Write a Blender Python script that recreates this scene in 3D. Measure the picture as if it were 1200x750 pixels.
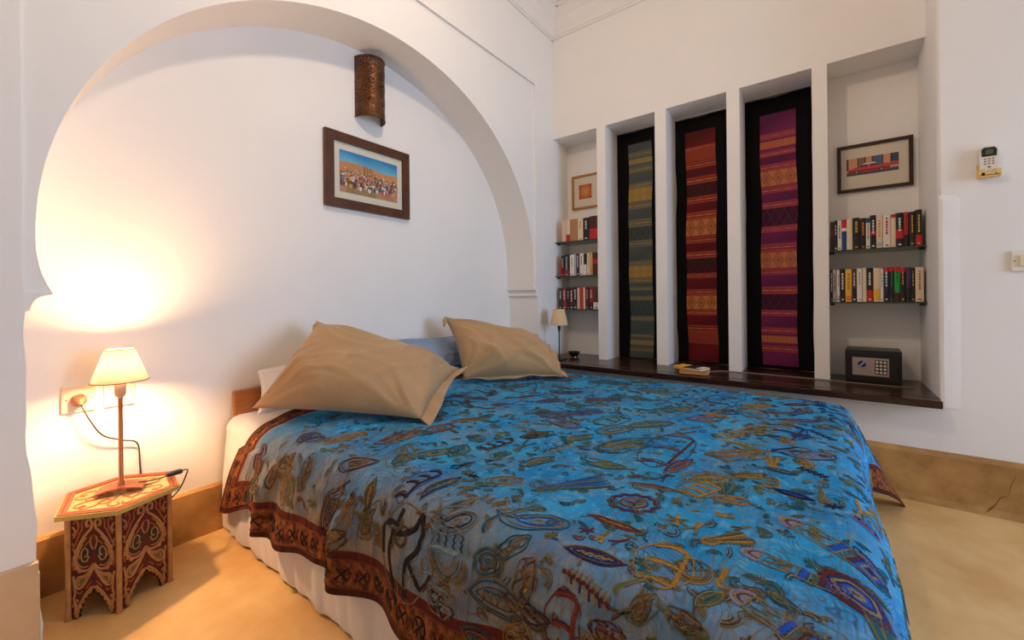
import bpy, bmesh, math, random
from mathutils import Vector, Matrix
from mathutils.geometry import tessellate_polygon

random.seed(11)
scene = bpy.context.scene
for o in list(bpy.data.objects):
    bpy.data.objects.remove(o, do_unlink=True)
COL = scene.collection

# ------------------------------------------------------------------ camera
CAM_H = 0.985
FPX, YAW, ROLL, SHIFT = 486.2, math.radians(37.139), math.radians(-0.5855), -26.09
cam_d = bpy.data.cameras.new('camera')
cam_d.sensor_fit = 'HORIZONTAL'
cam_d.sensor_width = 36.0
cam_d.lens = FPX * 36.0 / 1200.0
cam_d.shift_y = SHIFT / 1200.0
cam_d.clip_start = 0.02
cam = bpy.data.objects.new('camera', cam_d)
COL.objects.link(cam)
_F = Vector((math.cos(YAW), math.sin(YAW), 0))
_R0 = Vector((math.sin(YAW), -math.cos(YAW), 0))
_U0 = Vector((0, 0, 1))
_R = _R0 * math.cos(ROLL) + _U0 * math.sin(ROLL)
_U = -_R0 * math.sin(ROLL) + _U0 * math.cos(ROLL)
_m = Matrix(((_R.x, _U.x, -_F.x, 0), (_R.y, _U.y, -_F.y, 0), (_R.z, _U.z, -_F.z, CAM_H), (0, 0, 0, 1)))
cam.matrix_world = _m
scene.camera = cam

# ------------------------------------------------------------------ view, world, room light
scene.view_settings.view_transform = 'Standard'
scene.view_settings.look = 'None'
scene.view_settings.gamma = 1.0
scene.view_settings.use_curve_mapping = False
scene.view_settings.exposure = 0.0
scene.cycles.use_denoising = True
scene.cycles.max_bounces = 10
scene.cycles.diffuse_bounces = 6
scene.cycles.sample_clamp_indirect = 6.0

world = bpy.data.worlds.new('world')
scene.world = world
world.use_nodes = True
world.node_tree.nodes['Background'].inputs[0].default_value = (0.62, 0.76, 1.0, 1)
world.node_tree.nodes['Background'].inputs[1].default_value = 0.5

def point_light(name, loc, power, col, radius):
    d = bpy.data.lights.new(name, 'POINT')
    d.energy = power
    d.color = col
    d.shadow_soft_size = radius
    o = bpy.data.objects.new(name, d)
    o.location = loc
    COL.objects.link(o)
    return o

# ceiling pendant above the bed (out of the frame)
point_light('pendant_light', (0.95, 0.80, 2.85), 30, (1.0, 0.75, 0.52), 0.05)
# daylight through the doorway behind the camera
da = bpy.data.lights.new('doorway_daylight', 'AREA')
da.shape = 'RECTANGLE'
da.size = 1.5
da.size_y = 2.3
da.energy = 115
da.color = (0.52, 0.72, 1.0)
dao = bpy.data.objects.new('doorway_daylight', da)
dao.location = (1.80, -3.6, 1.35)
dao.rotation_euler = Vector((-0.30, 1.0, -0.10)).to_track_quat('-Z', 'Y').to_euler()
COL.objects.link(dao)

# ------------------------------------------------------------------ materials
MATS = {}

def srgb(c):
    def g(x):
        x /= 255.0
        return x / 12.92 if x <= 0.04045 else ((x + 0.055) / 1.055) ** 2.4
    return tuple(g(x) for x in c)

def new_mat(name):
    m = bpy.data.materials.new(name)
    m.use_nodes = True
    n = m.node_tree.nodes
    return m, n, m.node_tree.links, n['Principled BSDF']

def mat(name, col, rough=0.6, metal=0.0, var=0.0, vscale=8.0, bump=0.0, bscale=60.0, spec=0.4, sheen=0.0, col2=None, stretch=None, coat=0.0):
    """Principled material, colour given as sRGB 0-255, with optional noise colour variation and noise bump."""
    if name in MATS:
        return MATS[name]
    m, n, l, b = new_mat(name)
    c = srgb(col)
    b.inputs['Base Color'].default_value = (*c, 1)
    b.inputs['Roughness'].default_value = rough
    b.inputs['Metallic'].default_value = metal
    b.inputs['Specular IOR Level'].default_value = spec
    b.inputs['Coat Weight'].default_value = coat
    if sheen:
        b.inputs['Sheen Weight'].default_value = sheen
    if var or bump:
        tc = n.new('ShaderNodeTexCoord')
        vec = tc.outputs['Object']
        if stretch:
            mp = n.new('ShaderNodeMapping')
            mp.inputs['Scale'].default_value = stretch
            l.new(vec, mp.inputs['Vector'])
            vec = mp.outputs['Vector']
    if var:
        nz = n.new('ShaderNodeTexNoise')
        nz.inputs['Scale'].default_value = vscale
        nz.inputs['Detail'].default_value = 6
        nz.inputs['Roughness'].default_value = 0.6
        l.new(vec, nz.inputs['Vector'])
        rp = n.new('ShaderNodeValToRGB')
        d = srgb(col2) if col2 else tuple(x * (1 - var) for x in c)
        rp.color_ramp.elements[0].position = 0.32
        rp.color_ramp.elements[1].position = 0.68
        rp.color_ramp.elements[0].color = (*d, 1)
        rp.color_ramp.elements[1].color = (*c, 1)
        l.new(nz.outputs['Fac'], rp.inputs['Fac'])
        l.new(rp.outputs['Color'], b.inputs['Base Color'])
    if bump:
        n2 = n.new('ShaderNodeTexNoise')
        n2.inputs['Scale'].default_value = bscale
        n2.inputs['Detail'].default_value = 5
        l.new(vec, n2.inputs['Vector'])
        bp = n.new('ShaderNodeBump')
        bp.inputs['Strength'].default_value = bump
        bp.inputs['Distance'].default_value = 0.01
        l.new(n2.outputs['Fac'], bp.inputs['Height'])
        l.new(bp.outputs['Normal'], b.inputs['Normal'])
    MATS[name] = m
    return m

def painted_mat(name, rough=0.7, bump=0.0, bscale=300.0):
    """Colour from the mesh's 'paint' colour attribute (flat print or weave)."""
    if name in MATS:
        return MATS[name]
    m, n, l, b = new_mat(name)
    a = n.new('ShaderNodeAttribute')
    a.attribute_name = 'paint'
    l.new(a.outputs['Color'], b.inputs['Base Color'])
    b.inputs['Roughness'].default_value = rough
    b.inputs['Specular IOR Level'].default_value = 0.2
    if bump:
        tc = n.new('ShaderNodeTexCoord')
        n2 = n.new('ShaderNodeTexNoise')
        n2.inputs['Scale'].default_value = bscale
        l.new(tc.outputs['Object'], n2.inputs['Vector'])
        bp = n.new('ShaderNodeBump')
        bp.inputs['Strength'].default_value = bump
        bp.inputs['Distance'].default_value = 0.004
        l.new(n2.outputs['Fac'], bp.inputs['Height'])
        l.new(bp.outputs['Normal'], b.inputs['Normal'])
    MATS[name] = m
    return m

def emission_mat(name, col, strength):
    m, n, l, b = new_mat(name)
    b.inputs['Base Color'].default_value = (0.8, 0.8, 0.8, 1)
    b.inputs['Emission Color'].default_value = (*col, 1)
    b.inputs['Emission Strength'].default_value = strength
    return m

def shade_mat(name, col, trans=0.5):
    m, n, l, b = new_mat(name)
    c = srgb(col)
    b.inputs['Base Color'].default_value = (*c, 1)
    b.inputs['Roughness'].default_value = 0.9
    t = n.new('ShaderNodeBsdfTranslucent')
    t.inputs['Color'].default_value = (*c, 1)
    mx = n.new('ShaderNodeMixShader')
    mx.inputs[0].default_value = trans
    l.new(b.outputs[0], mx.inputs[1])
    l.new(t.outputs[0], mx.inputs[2])
    l.new(mx.outputs[0], n['Material Output'].inputs[0])
    return m

def pane_mat(name, tint, gloss):
    m, n, l, b = new_mat(name)
    t = n.new('ShaderNodeBsdfTransparent')
    t.inputs['Color'].default_value = (*tint, 1)
    g = n.new('ShaderNodeBsdfGlossy')
    g.inputs['Roughness'].default_value = 0.05
    fr = n.new('ShaderNodeFresnel')
    fr.inputs['IOR'].default_value = gloss
    mx = n.new('ShaderNodeMixShader')
    l.new(fr.outputs[0], mx.inputs[0])
    l.new(t.outputs[0], mx.inputs[1])
    l.new(g.outputs[0], mx.inputs[2])
    l.new(mx.outputs[0], n['Material Output'].inputs[0])
    return m

PLASTER = mat('white_plaster', (240, 237, 233), 0.75, var=0.05, vscale=1.6, bump=0.10, bscale=9, spec=0.25)
CEIL = mat('ceiling_paint', (236, 231, 226), 0.8, bump=0.04, bscale=12, spec=0.2)
CONCRETE = mat('waxed_ochre_floor', (232, 196, 138), 0.40, var=0.25, vscale=3.4, bump=0.06, bscale=14, spec=0.4, col2=(206, 158, 96))
SKIRT = mat('ochre_skirting', (196, 152, 92), 0.55, var=0.3, vscale=6, bump=0.25, bscale=18, col2=(150, 108, 58), spec=0.35)
DARKWOOD = mat('dark_varnished_wood', (62, 34, 20), 0.22, var=0.3, vscale=5, bump=0.03, bscale=30, col2=(36, 18, 11), stretch=(12, 1.2, 12), spec=0.5)
BLACKCLOTH = mat('black_cloth', (13, 12, 13), 0.9, bump=0.2, bscale=220, spec=0.15)
GLASS = pane_mat('green_glass', (0.78, 0.90, 0.84), 1.45)
PICGLASS = pane_mat('picture_glass', (0.97, 0.97, 0.97), 1.25)
CREAMMAT = mat('cream_card', (236, 226, 206), 0.9, spec=0.1)
BRONZE = mat('bronze_metal', (176, 104, 66), 0.38, metal=0.6, spec=0.5)
BLACKMETAL = mat('black_metal', (20, 18, 18), 0.4, spec=0.5)
WHITEPLASTIC = mat('white_plastic', (232, 226, 212), 0.4, spec=0.5)

# ------------------------------------------------------------------ mesh helpers
ORI = {}

class MB:
    """Collects geometry; build() links it as one mesh object."""
    def __init__(self):
        self.v = []; self.f = []; self.mi = []; self.c = []; self.uv = []

    def add(self, vs, fs, mi=0, col=None):
        b = len(self.v)
        self.v += [tuple(p) for p in vs]
        if col is not None:
            self.c += [col] * len(vs) if not isinstance(col, list) else col
        self.f += [tuple(i + b for i in f) for f in fs]
        self.mi += [mi] * len(fs)
        return self

    def box(self, x0, x1, y0, y1, z0, z1, mi=0, col=None):
        vs = [(x, y, z) for x in (x0, x1) for y in (y0, y1) for z in (z0, z1)]
        return self.add(vs, [(0, 1, 3, 2), (4, 6, 7, 5), (0, 4, 5, 1), (2, 3, 7, 6), (0, 2, 6, 4), (1, 5, 7, 3)], mi, col)

    def rbox(self, x0, x1, y0, y1, z0, z1, r=0.004, seg=2, mi=0, rot=None, piv=None):
        bm = bmesh.new()
        bmesh.ops.create_cube(bm, size=1.0)
        for w in bm.verts:
            w.co = Vector(((x0 + x1) / 2 + w.co.x * (x1 - x0), (y0 + y1) / 2 + w.co.y * (y1 - y0), (z0 + z1) / 2 + w.co.z * (z1 - z0)))
        bmesh.ops.bevel(bm, geom=list(bm.edges), offset=r, segments=seg, profile=0.5, affect='EDGES')
        bm.verts.index_update()
        vs = [w.co.copy() for w in bm.verts]
        if rot is not None:
            vs = [piv + rot @ (p - piv) for p in vs]
        fs = [[w.index for w in f.verts] for f in bm.faces]
        bm.free()
        return self.add(vs, fs, mi)

    def prism(self, poly, fn, a, b, mi=0):
        """poly: 2-D outline; fn(p, q, t) -> 3-D; extruded from t=a to t=b."""
        n = len(poly)
        vs = [fn(p, q, a) for p, q in poly] + [fn(p, q, b) for p, q in poly]
        tri = tessellate_polygon([[Vector((p, q, 0)) for p, q in poly]])
        fs = [tuple(t) for t in tri] + [tuple(i + n for i in reversed(t)) for t in tri]
        fs += [(i, (i + 1) % n, (i + 1) % n + n, i + n) for i in range(n)]
        return self.add(vs, fs, mi)

    def tube(self, path, r, n=8, mi=0, closed=False, caps=True):
        path = [Vector(p) for p in path]
        rs = r if isinstance(r, (list, tuple)) else [r] * len(path)
        vs, fs = [], []
        up = Vector((0, 0, 1))
        m = len(path)
        prev = None
        for i, p in enumerate(path):
            a = path[i - 1] if (i > 0 or closed) else path[i]
            b = path[(i + 1) % m] if (i < m - 1 or closed) else path[i]
            t = (b - a).normalized()
            if prev is None:
                s = t.cross(up)
                if s.length < 1e-3:
                    s = t.cross(Vector((1, 0, 0)))
            else:
                s = prev - t * prev.dot(t)
                if s.length < 1e-4:
                    s = t.cross(up)
            s.normalize()
            prev = s
            w = s.cross(t)
            for k in range(n):
                an = 2 * math.pi * k / n
                vs.append(p + (s * math.cos(an) + w * math.sin(an)) * rs[i])
        rng = m if closed else m - 1
        for i in range(rng):
            j = (i + 1) % m
            for k in range(n):
                k2 = (k + 1) % n
                fs.append((i * n + k, i * n + k2, j * n + k2, j * n + k))
        if caps and not closed:
            fs.append(tuple(range(n - 1, -1, -1)))
            fs.append(tuple(range((m - 1) * n, m * n)))
        return self.add(vs, fs, mi)

    def lathe(self, prof, c=(0, 0), n=32, mi=0, sx=1.0, sy=1.0, a0=0.0, caps=True):
        vs, fs = [], []
        for r, z in prof:
            for k in range(n):
                a = a0 + 2 * math.pi * k / n
                vs.append((c[0] + r * sx * math.cos(a), c[1] + r * sy * math.sin(a), z))
        m = len(prof)
        for i in range(m - 1):
            for k in range(n):
                k2 = (k + 1) % n
                fs.append((i * n + k, i * n + k2, (i + 1) * n + k2, (i + 1) * n + k))
        if caps:
            fs.append(tuple(range(n - 1, -1, -1)))
            fs.append(tuple(range((m - 1) * n, m * n)))
        return self.add(vs, fs, mi)

    def grid(self, fn, nu, nv, mi=0, colfn=None, uvfn=None, closed=False):
        b = len(self.v)
        for j in range(nv + 1):
            for i in range(nu + 1):
                s, t = i / nu, j / nv
                self.v.append(tuple(fn(s, t)))
                if colfn:
                    self.c.append(colfn(s, t))
                if uvfn:
                    self.uv.append(uvfn(s, t))
        w = nu + 1
        for j in range(nv):
            for i in range(nu):
                self.f.append((b + j * w + i, b + j * w + i + 1, b + (j + 1) * w + i + 1, b + (j + 1) * w + i))
                self.mi.append(mi)
        return self

    def build(self, name, mats, parent=None, smooth=False, origin=None, angle=None):
        if not isinstance(mats, (list, tuple)):
            mats = [mats]
        if parent is not None:
            off = ORI[parent]
        elif origin is not None:
            off = Vector(origin)
        else:
            xs = [p[0] for p in self.v]; ys = [p[1] for p in self.v]; zs = [p[2] for p in self.v]
            off = Vector(((min(xs) + max(xs)) / 2, (min(ys) + max(ys)) / 2, min(zs)))
        me = bpy.data.meshes.new(name)
        me.from_pydata([(p[0] - off.x, p[1] - off.y, p[2] - off.z) for p in self.v], [], self.f)
        for mm in mats:
            me.materials.append(mm)
        if len(mats) > 1:
            me.polygons.foreach_set('material_index', self.mi)
        if self.c:
            at = me.color_attributes.new('paint', 'FLOAT_COLOR', 'POINT')
            flat = []
            for c in self.c:
                flat += [c[0], c[1], c[2], 1.0]
            at.data.foreach_set('color', flat)
        if self.uv:
            ul = me.uv_layers.new(name='flat')
            idx = [0] * len(me.loops)
            me.loops.foreach_get('vertex_index', idx)
            flat = []
            for k in idx:
                flat += self.uv[k]
            ul.data.foreach_set('uv', flat)
        bm = bmesh.new()
        bm.from_mesh(me)
        if not self.uv and not self.c:
            bmesh.ops.recalc_face_normals(bm, faces=bm.faces)
        if smooth:
            for f in bm.faces:
                f.smooth = True
        if angle:
            for e in bm.edges:
                if len(e.link_faces) == 2 and e.calc_face_angle(0) > angle:
                    e.smooth = False
        bm.to_mesh(me)
        bm.free()
        o = bpy.data.objects.new(name, me)
        COL.objects.link(o)
        if parent is not None:
            o.parent = parent
        else:
            o.location = off
        ORI[o] = off.copy()
        return o

def thing(name, loc, label, cat, group=None):
    o = bpy.data.objects.new(name, None)
    COL.objects.link(o)
    o.location = loc
    o.empty_display_size = 0.05
    ORI[o] = Vector(loc)
    return tag(o, label, cat, group)

def tag(o, label, cat, group=None):
    o['label'] = label
    o['category'] = cat
    if group:
        o['group'] = group
    return o

def struct(o, label=None):
    o['kind'] = 'structure'
    if label:
        o['label'] = label
    return o

def lerp(a, b, t):
    return a + (b - a) * t

def mixc(a, b, t):
    t = max(0.0, min(1.0, t))
    return tuple(a[i] + (b[i] - a[i]) * t for i in range(3))

def smooth01(t):
    t = max(0.0, min(1.0, t))
    return t * t * (3 - 2 * t)

def spline(pts, n=6):
    """Catmull-Rom through 2-D or 3-D points."""
    out = []
    P = [tuple(p) for p in pts]
    m = len(P)
    for i in range(m - 1):
        p0 = P[max(i - 1, 0)]; p1 = P[i]; p2 = P[i + 1]; p3 = P[min(i + 2, m - 1)]
        for k in range(n):
            t = k / n
            out.append(tuple(0.5 * (2 * b + (c - a) * t + (2 * a - 5 * b + 4 * c - d) * t * t + (3 * b - a - 3 * c + d) * t ** 3)
                             for a, b, c, d in zip(p0, p1, p2, p3)))
    out.append(P[-1])
    return out

# ================================================================== the room
XB, YA, YR, XN, XR = 3.007, 1.826, 2.112, 3.25, 2.76
CEIL_Z = 3.345
SILL = 0.495
NT = 2.313          # niche tops
XL, YB = -2.0, -2.8
XZ = lambda p, q, t: (p, t, q)

struct(MB().box(XL - .1, 3.4, YB - .1, 2.3, -0.06, 0.0).build('floor', CONCRETE), 'polished ochre cement floor')
struct(MB().box(XL - .1, 3.4, YB - .1, 2.3, CEIL_Z, CEIL_Z + .1).build('ceiling', CEIL), 'plain white painted ceiling')
struct(MB().box(-0.1, 2.96, YR, YR + .12, 0, CEIL_Z).build('wall_alcove', PLASTER), 'white plaster wall at the back of the arched bed alcove')

# arch wall: recessed rectangular panel pierced by a horseshoe arch
ACX, AA, AZC, AB = 1.427, 1.30, 1.185, 1.215
AX0, AX1, PZ = 0.101, 2.742, 2.675
JX0, JX1 = 0.103, 2.757
arch = []
for k in range(97):
    a = math.pi * k / 96
    arch.append((ACX + AA * math.cos(a), AZC + AB * math.sin(a)))
rt = [(2.722, 1.062), (2.725, 1.10), (2.727, 1.145)]
lf = [(0.1275, 1.14), (0.136, 1.08), (0.1485, 1.04), (0.160, 1.012)]
SPR, SPL = 1.062, 1.012
arch = rt + arch + lf
wa = MB()
PY = YA + 0.016
poly = [(AX0, PZ), (AX0, SPL)] + list(reversed(arch)) + [(AX1, SPR), (AX1, PZ)]
wa.prism(poly, XZ, PY, YR)
def wob(z):
    return 0.004 * math.sin(z * 7.3) + 0.003 * math.sin(z * 17.1 + 1) + 0.002 * math.sin(z * 41)
# front frame layer: left pier, right pier, top
zs = [i * 0.05 for i in range(int(CEIL_Z / 0.05))] + [CEIL_Z]
jl = []
for z in zs:
    x = AX0 if z > SPL else JX0 + 0.018 * max(0, 0.85 - z) / 0.6 * (1 if z > .25 else 1) + wob(z)
    jl.append((x, z))
wa.prism([(XL - .1, 0)] + jl + [(XL - .1, CEIL_Z)], XZ, YA, YR if False else PY + .001)
wa.prism([(XL - .1, 0)] + [p for p in jl if p[1] <= SPL + .001] + [(XL - .1, SPL)], XZ, PY, YR)
wa.prism([(XL - .1, SPL), (AX0, SPL), (AX0, CEIL_Z), (XL - .1, CEIL_Z)], XZ, PY, YR)
wa.prism([(AX1, SPR), (XN + .1, SPR), (XN + .1, CEIL_Z), (AX1, CEIL_Z)], XZ, YA, YR)
wa.prism([(JX1, 0), (XN + .1, 0), (XN + .1, SPR), (JX1, SPR)], XZ, YA, YR)
wa.prism([(AX0, PZ), (AX1, PZ), (AX1, CEIL_Z), (AX0, CEIL_Z)], XZ, YA, YR)
wall_arch = struct(wa.build('wall_arch', PLASTER, origin=(0, YA, 0)), 'white plaster wall with a horseshoe arch in a recessed panel')
# imposts under the arch ends
im = MB()
prof = [(JX1 + .01, SPR), (2.722, SPR), (2.722, SPR - .016), (2.728, SPR - .022), (2.738, SPR - .034), (2.742, SPR - .05), (2.738, SPR - .054), (2.738, SPR - .064), (JX1 + .01, SPR - .064)]
im.prism(prof, XZ, YA + .004, YR)
im.build('impost', PLASTER, wall_arch)
im = MB()
prof = [(JX0 - .01, SPL + .002), (0.160, SPL + .002), (0.160, SPL - .004)]
for k in range(9):
    a = math.pi / 2 * k / 8
    prof.append((0.152 - 0.036 * math.sin(a), SPL - .006 - 0.040 * (1 - math.cos(a))))
prof += [(0.112, SPL - .052), (JX0 - .01, SPL - .054)]
im.prism(prof, XZ, YA + .004, YR)
im.build('impost', PLASTER, wall_arch)

# niche wall
wn = MB()
NICHES = [(YA, 1.428), (1.356, .974), (.896, .509), (.435, .058), (-.014, -.42)]
wn.box(XN, XN + .12, -.46, YA + .02, 0, CEIL_Z)
wn.box(XB, XN, -.43, YA, NT, CEIL_Z)
for a, b in ((1.356, 1.428), (.896, .974), (.435, .509), (-.014, .058)):
    wn.box(XB, XN, a, b, SILL, NT)
wn.box(XR, XN, -.43, YA, 0, SILL - .03)
wn.box(XN - .012, XN + .01, 1.428, YA, SILL - .01, .705)
wn.box(XN - .012, XN + .01, -.43, -.014, SILL - .01, .712)
wall_niche = struct(wn.build('wall_niche', PLASTER), 'white plaster wall with five tall niches')
# wall beyond the last niche, standing forward of it
YZ = lambda p, q, t: (t, p, q)
wr = MB()
wr.prism([(XR, -.432), (XR + .006, -.424), (XR + .02, -.42), (XN + .12, -.42), (XN + .12, YB - .1), (XR, YB - .1)], lambda p, q, t: (p, q, t), SILL - .03, CEIL_Z)
wr.box(XR, XN + .12, YB - .1, -.43, 0, SILL - .03)
zz = [1.44 - .012 * k for k in range(4)] + [1.38 - .085 * k for k in range(11)] + [SILL - .045]
secs = []
for i, z in enumerate(zz):
    e = min(1.0, i / 2.0) * (1 + .25 * math.sin(z * 9) + .15 * math.sin(z * 23))
    secs.append([(XR + .03, -.421 + .001 * e, z), (XR + .002, -.421, z), (XR - .003 * e, -.426, z), (XR - .005 * e, -.436, z), (XR - .0045 * e, -.446, z), (XR - .003 * e, -.466, z), (XR + .001, -.500, z)])
vs = [p for s in secs for p in s]
nn_ = 7
wr.add(vs, [(i * nn_ + k, i * nn_ + k + 1, (i + 1) * nn_ + k + 1, (i + 1) * nn_ + k) for i in range(len(secs) - 1) for k in range(nn_ - 1)] + [tuple(range(nn_))])
struct(wr.build('wall_right', PLASTER), 'white plaster wall carrying a light switch and remote holder')

# out-of-frame walls
struct(MB().box(XL - .1, XL, YB, YA, 0, CEIL_Z).build('wall_left', PLASTER))
wb = MB()
wb.box(XL - .1, 1.05, YB - .12, YB, 0, CEIL_Z)
wb.box(2.45, XN, YB - .12, YB, 0, CEIL_Z)
wb.box(1.05, 2.45, YB - .12, YB, 2.25, CEIL_Z)
struct(wb.build('wall_back', PLASTER))

# crown moulding
cr = [(0, -.205), (.012, -.205), (.012, -.19), (.022, -.185), (.035, -.13), (.06, -.075), (.095, -.04), (.11, -.03), (.11, -.018), (.122, -.018), (.122, 0), (0, 0)]
m = MB()
m.prism([(YA - d, CEIL_Z + q) for d, q in cr], YZ, XL, XB)
struct(m.build('trim_1', CEIL), 'white cove moulding above the arch')
m = MB()
m.prism([(XB - d, CEIL_Z + q) for d, q in cr], lambda p, q, t: (p, t, q), -.42, YA - .001)
struct(m.build('trim_2', CEIL), 'white cove moulding above the niches')

# skirtings
m = MB()
m.prism([(YR, 0), (YR - .022, 0), (YR - .02, .19), (YR - .012, .198), (YR, .20)], YZ, JX0, JX1)
struct(m.build('baseboard_alcove', SKIRT), 'ochre cement skirting along the alcove wall')
m = MB()
m.prism([(XR + .05, 0), (XR - .04, 0), (XR - .028, .03), (XR - .022, .225), (XR - .002, .245), (XR + .05, .247)], lambda p, q, t: (p, t, q), YB, 1.8)
struct(m.build('baseboard_right', SKIRT), 'cracked ochre cement skirting below the white wall')
br_ = bpy.data.objects['baseboard_right']
m = MB()
m.tube(spline([(XR - .036, -.560, .018), (XR - .027, -.585, .05), (XR - .026, -.600, .085), (XR - .0245, -.625, .105), (XR - .0235, -.632, .15), (XR - .022, -.645, .185), (XR - .0205, -.640, .222)], 5), [.0016] * 31, 5)
m.tube(spline([(XR - .0245, -.625, .105), (XR - .0245, -.655, .115), (XR - .024, -.69, .108)], 5), .0012, 5)
m.build('crack', mat('crack_shadow', (92, 62, 34), .9), br_)['kind'] = 'stuff'
m = MB()
m.prism([(YA, 0), (YA - .012, 0), (YA - .010, .235), (YA, .24)], YZ, XL, JX0 + .022)
m.box(JX0 + .018, JX0 + .024, YA - .01, YR - .02, 0, .205)
struct(m.build('baseboard_pier', mat('pale_skirting', (214, 186, 148), .6, var=.2, vscale=5, bump=.2, bscale=20)), 'pale worn skirting on the arch pier')

# dark wooden ledge along the niches
wl = thing('wooden_ledge', (2.9, .7, SILL - .03), 'dark varnished wooden ledge running under all the wall niches', 'ledge')
m = MB()
m.rbox(2.745, XN, -.42, YA - .002, SILL - .03, SILL, .003, 1)
m.build('board', DARKWOOD, wl)
m = MB()
m.rbox(2.668, 2.744, -.418, YA - .003, SILL - .036, SILL - .001, .004, 2)
m.build('front_rail', DARKWOOD, wl)

# ================================================================== the bed
#<DRAPE
BX0, BX1, BY0, BTOP, BR = 0.665, 2.475, -0.095, 0.487, 0.075
UMIN, UMAX, VMIN, VMAX = BX0 + BR - 0.345, BX1 - BR + 0.36, BY0 + BR - 0.40, 1.93

def drape(u, v):
    """Flat cloth coordinate (metres) -> point of the spread lying over the bed."""
    bump = 0.13 * math.exp(-((u - 0.70) / 0.14) ** 2) * max(0.0, min(1.0, (v - 1.2) / 0.73)) ** 2
    dx = dy = 0.0
    cx, cy = u, v
    sx = 0
    if u < BX0 + BR:
        dx = BX0 + BR - u; cx = BX0 + BR; sx = -1
    elif u > BX1 - BR:
        dx = u - (BX1 - BR); cx = BX1 - BR; sx = 1
    if v < BY0 + BR:
        dy = BY0 + BR - v; cy = BY0 + BR
    d = math.hypot(dx, dy)
    z = BTOP
    # soft unevenness of the bedding
    w = 0.006 * math.sin(3.1 * u + 1.3) * math.sin(2.7 * v + .4) + 0.004 * math.sin(7.3 * u + 3.9 * v) + 0.0025 * math.sin(13.0 * v - 9.0 * u + 2.0)
    cre = math.exp(-((u - 0.95) / 0.3) ** 2)
    q = math.sin(40.0 * (v + 0.62 * u) + 3.5 * math.sin(3 * u + v)) * 0.6 + math.sin(67.0 * (v + 0.5 * u) + 2 * math.sin(4 * v)) * 0.4
    w += 0.0075 * cre * max(0.0, q) ** 2 * (0.55 + 0.45 * math.sin(5.0 * v + 1.0))
    w += 0.010 * math.exp(-((v - 1.62 + 0.1 * u) / 0.05) ** 2) * (0.5 + 0.5 * math.sin(2.2 * u))
    if d <= 1e-9:
        return (cx, cy - bump, z + w)
    ex, ey = sx * dx / d, -dy / d
    a = d / BR
    if a < math.pi / 2:
        out = BR * math.sin(a)
        z -= BR * (1 - math.cos(a))
        k = 1 - a / (math.pi / 2)
        return (cx + ex * (out + w * (1 - k)), cy + ey * (out + w * (1 - k)) - bump, z + w * k)
    h = d - BR * math.pi / 2
    s = (v if dx > dy else u) + 0.6 * math.atan2(dy, dx + 1e-6)
    f = 0.5 * math.sin(9.5 * s + 0.6) + 0.35 * math.sin(17.0 * s + 2.2) + 0.22 * math.sin(31.0 * s + .7)
    sharp = math.exp(-((s - 1.56) / 0.035) ** 2) * 1.1 + math.exp(-((s - 1.10) / 0.05) ** 2) * 0.9
    flare = (0.10 if sx < 0 else 0.06) * h
    out = BR + w + flare + 0.028 * f * min(1.0, h / 0.20) + 0.05 * sharp * min(1.0, h / 0.08) + 0.010
    if sx > 0:
        out = BR + w + 0.05 * h + 0.018 * f * min(1.0, h / .2) + 0.004
    if dy > 0 and dx > 0:                         # corner falls flare a little more
        out += ((0.22 * h) if sx < 0 else (0.85 * h + .03)) * min(dx, dy) / d
    if v > 1.5 and sx < 0:
        out += 0.02 * (v - 1.5)
    lo = 0.08 * max(0.0, (v - 1.72) / 0.21) * (h / 0.22) if sx < 0 else 0.0
    slant = 0.10 * h / 0.22 * max(0.0, (v - 1.6) / 0.33) if sx < 0 else 0.0
    return (cx + ex * out, cy + ey * out - bump + slant, BTOP - BR - h * (1 + 0.06 * f) - lo)
#DRAPE>

# bed frame and mattress
bed = thing('bed', (1.57, 1.0, 0), 'low wide double bed standing in the arched alcove under an embroidered spread', 'bed')
m = MB(); m.rbox(.76, 2.38, .04, 2.06, .03, .22, .02, 2); m.build('base', mat('bed_base', (150, 120, 90), .7), bed)
m = MB(); m.rbox(.70, 2.44, -.055, 2.07, .22, .448, .06, 4); m.build('mattress', mat('mattress_ticking', (222, 218, 212), .9), bed, smooth=True)
m = MB(); m.rbox(.715, 2.43, 2.085, 2.108, .10, .585, .008, 2)
m.build('headboard', mat('honey_wood', (178, 112, 66), .45, var=.25, vscale=6, stretch=(1, 8, 8)), bed)
for x in (.82, 2.32):
    for y in (.10, 2.0):
        m = MB(); m.rbox(x - .03, x + .03, y - .03, y + .03, 0, .04, .004, 1); m.build('leg', DARKWOOD, bed)

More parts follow.
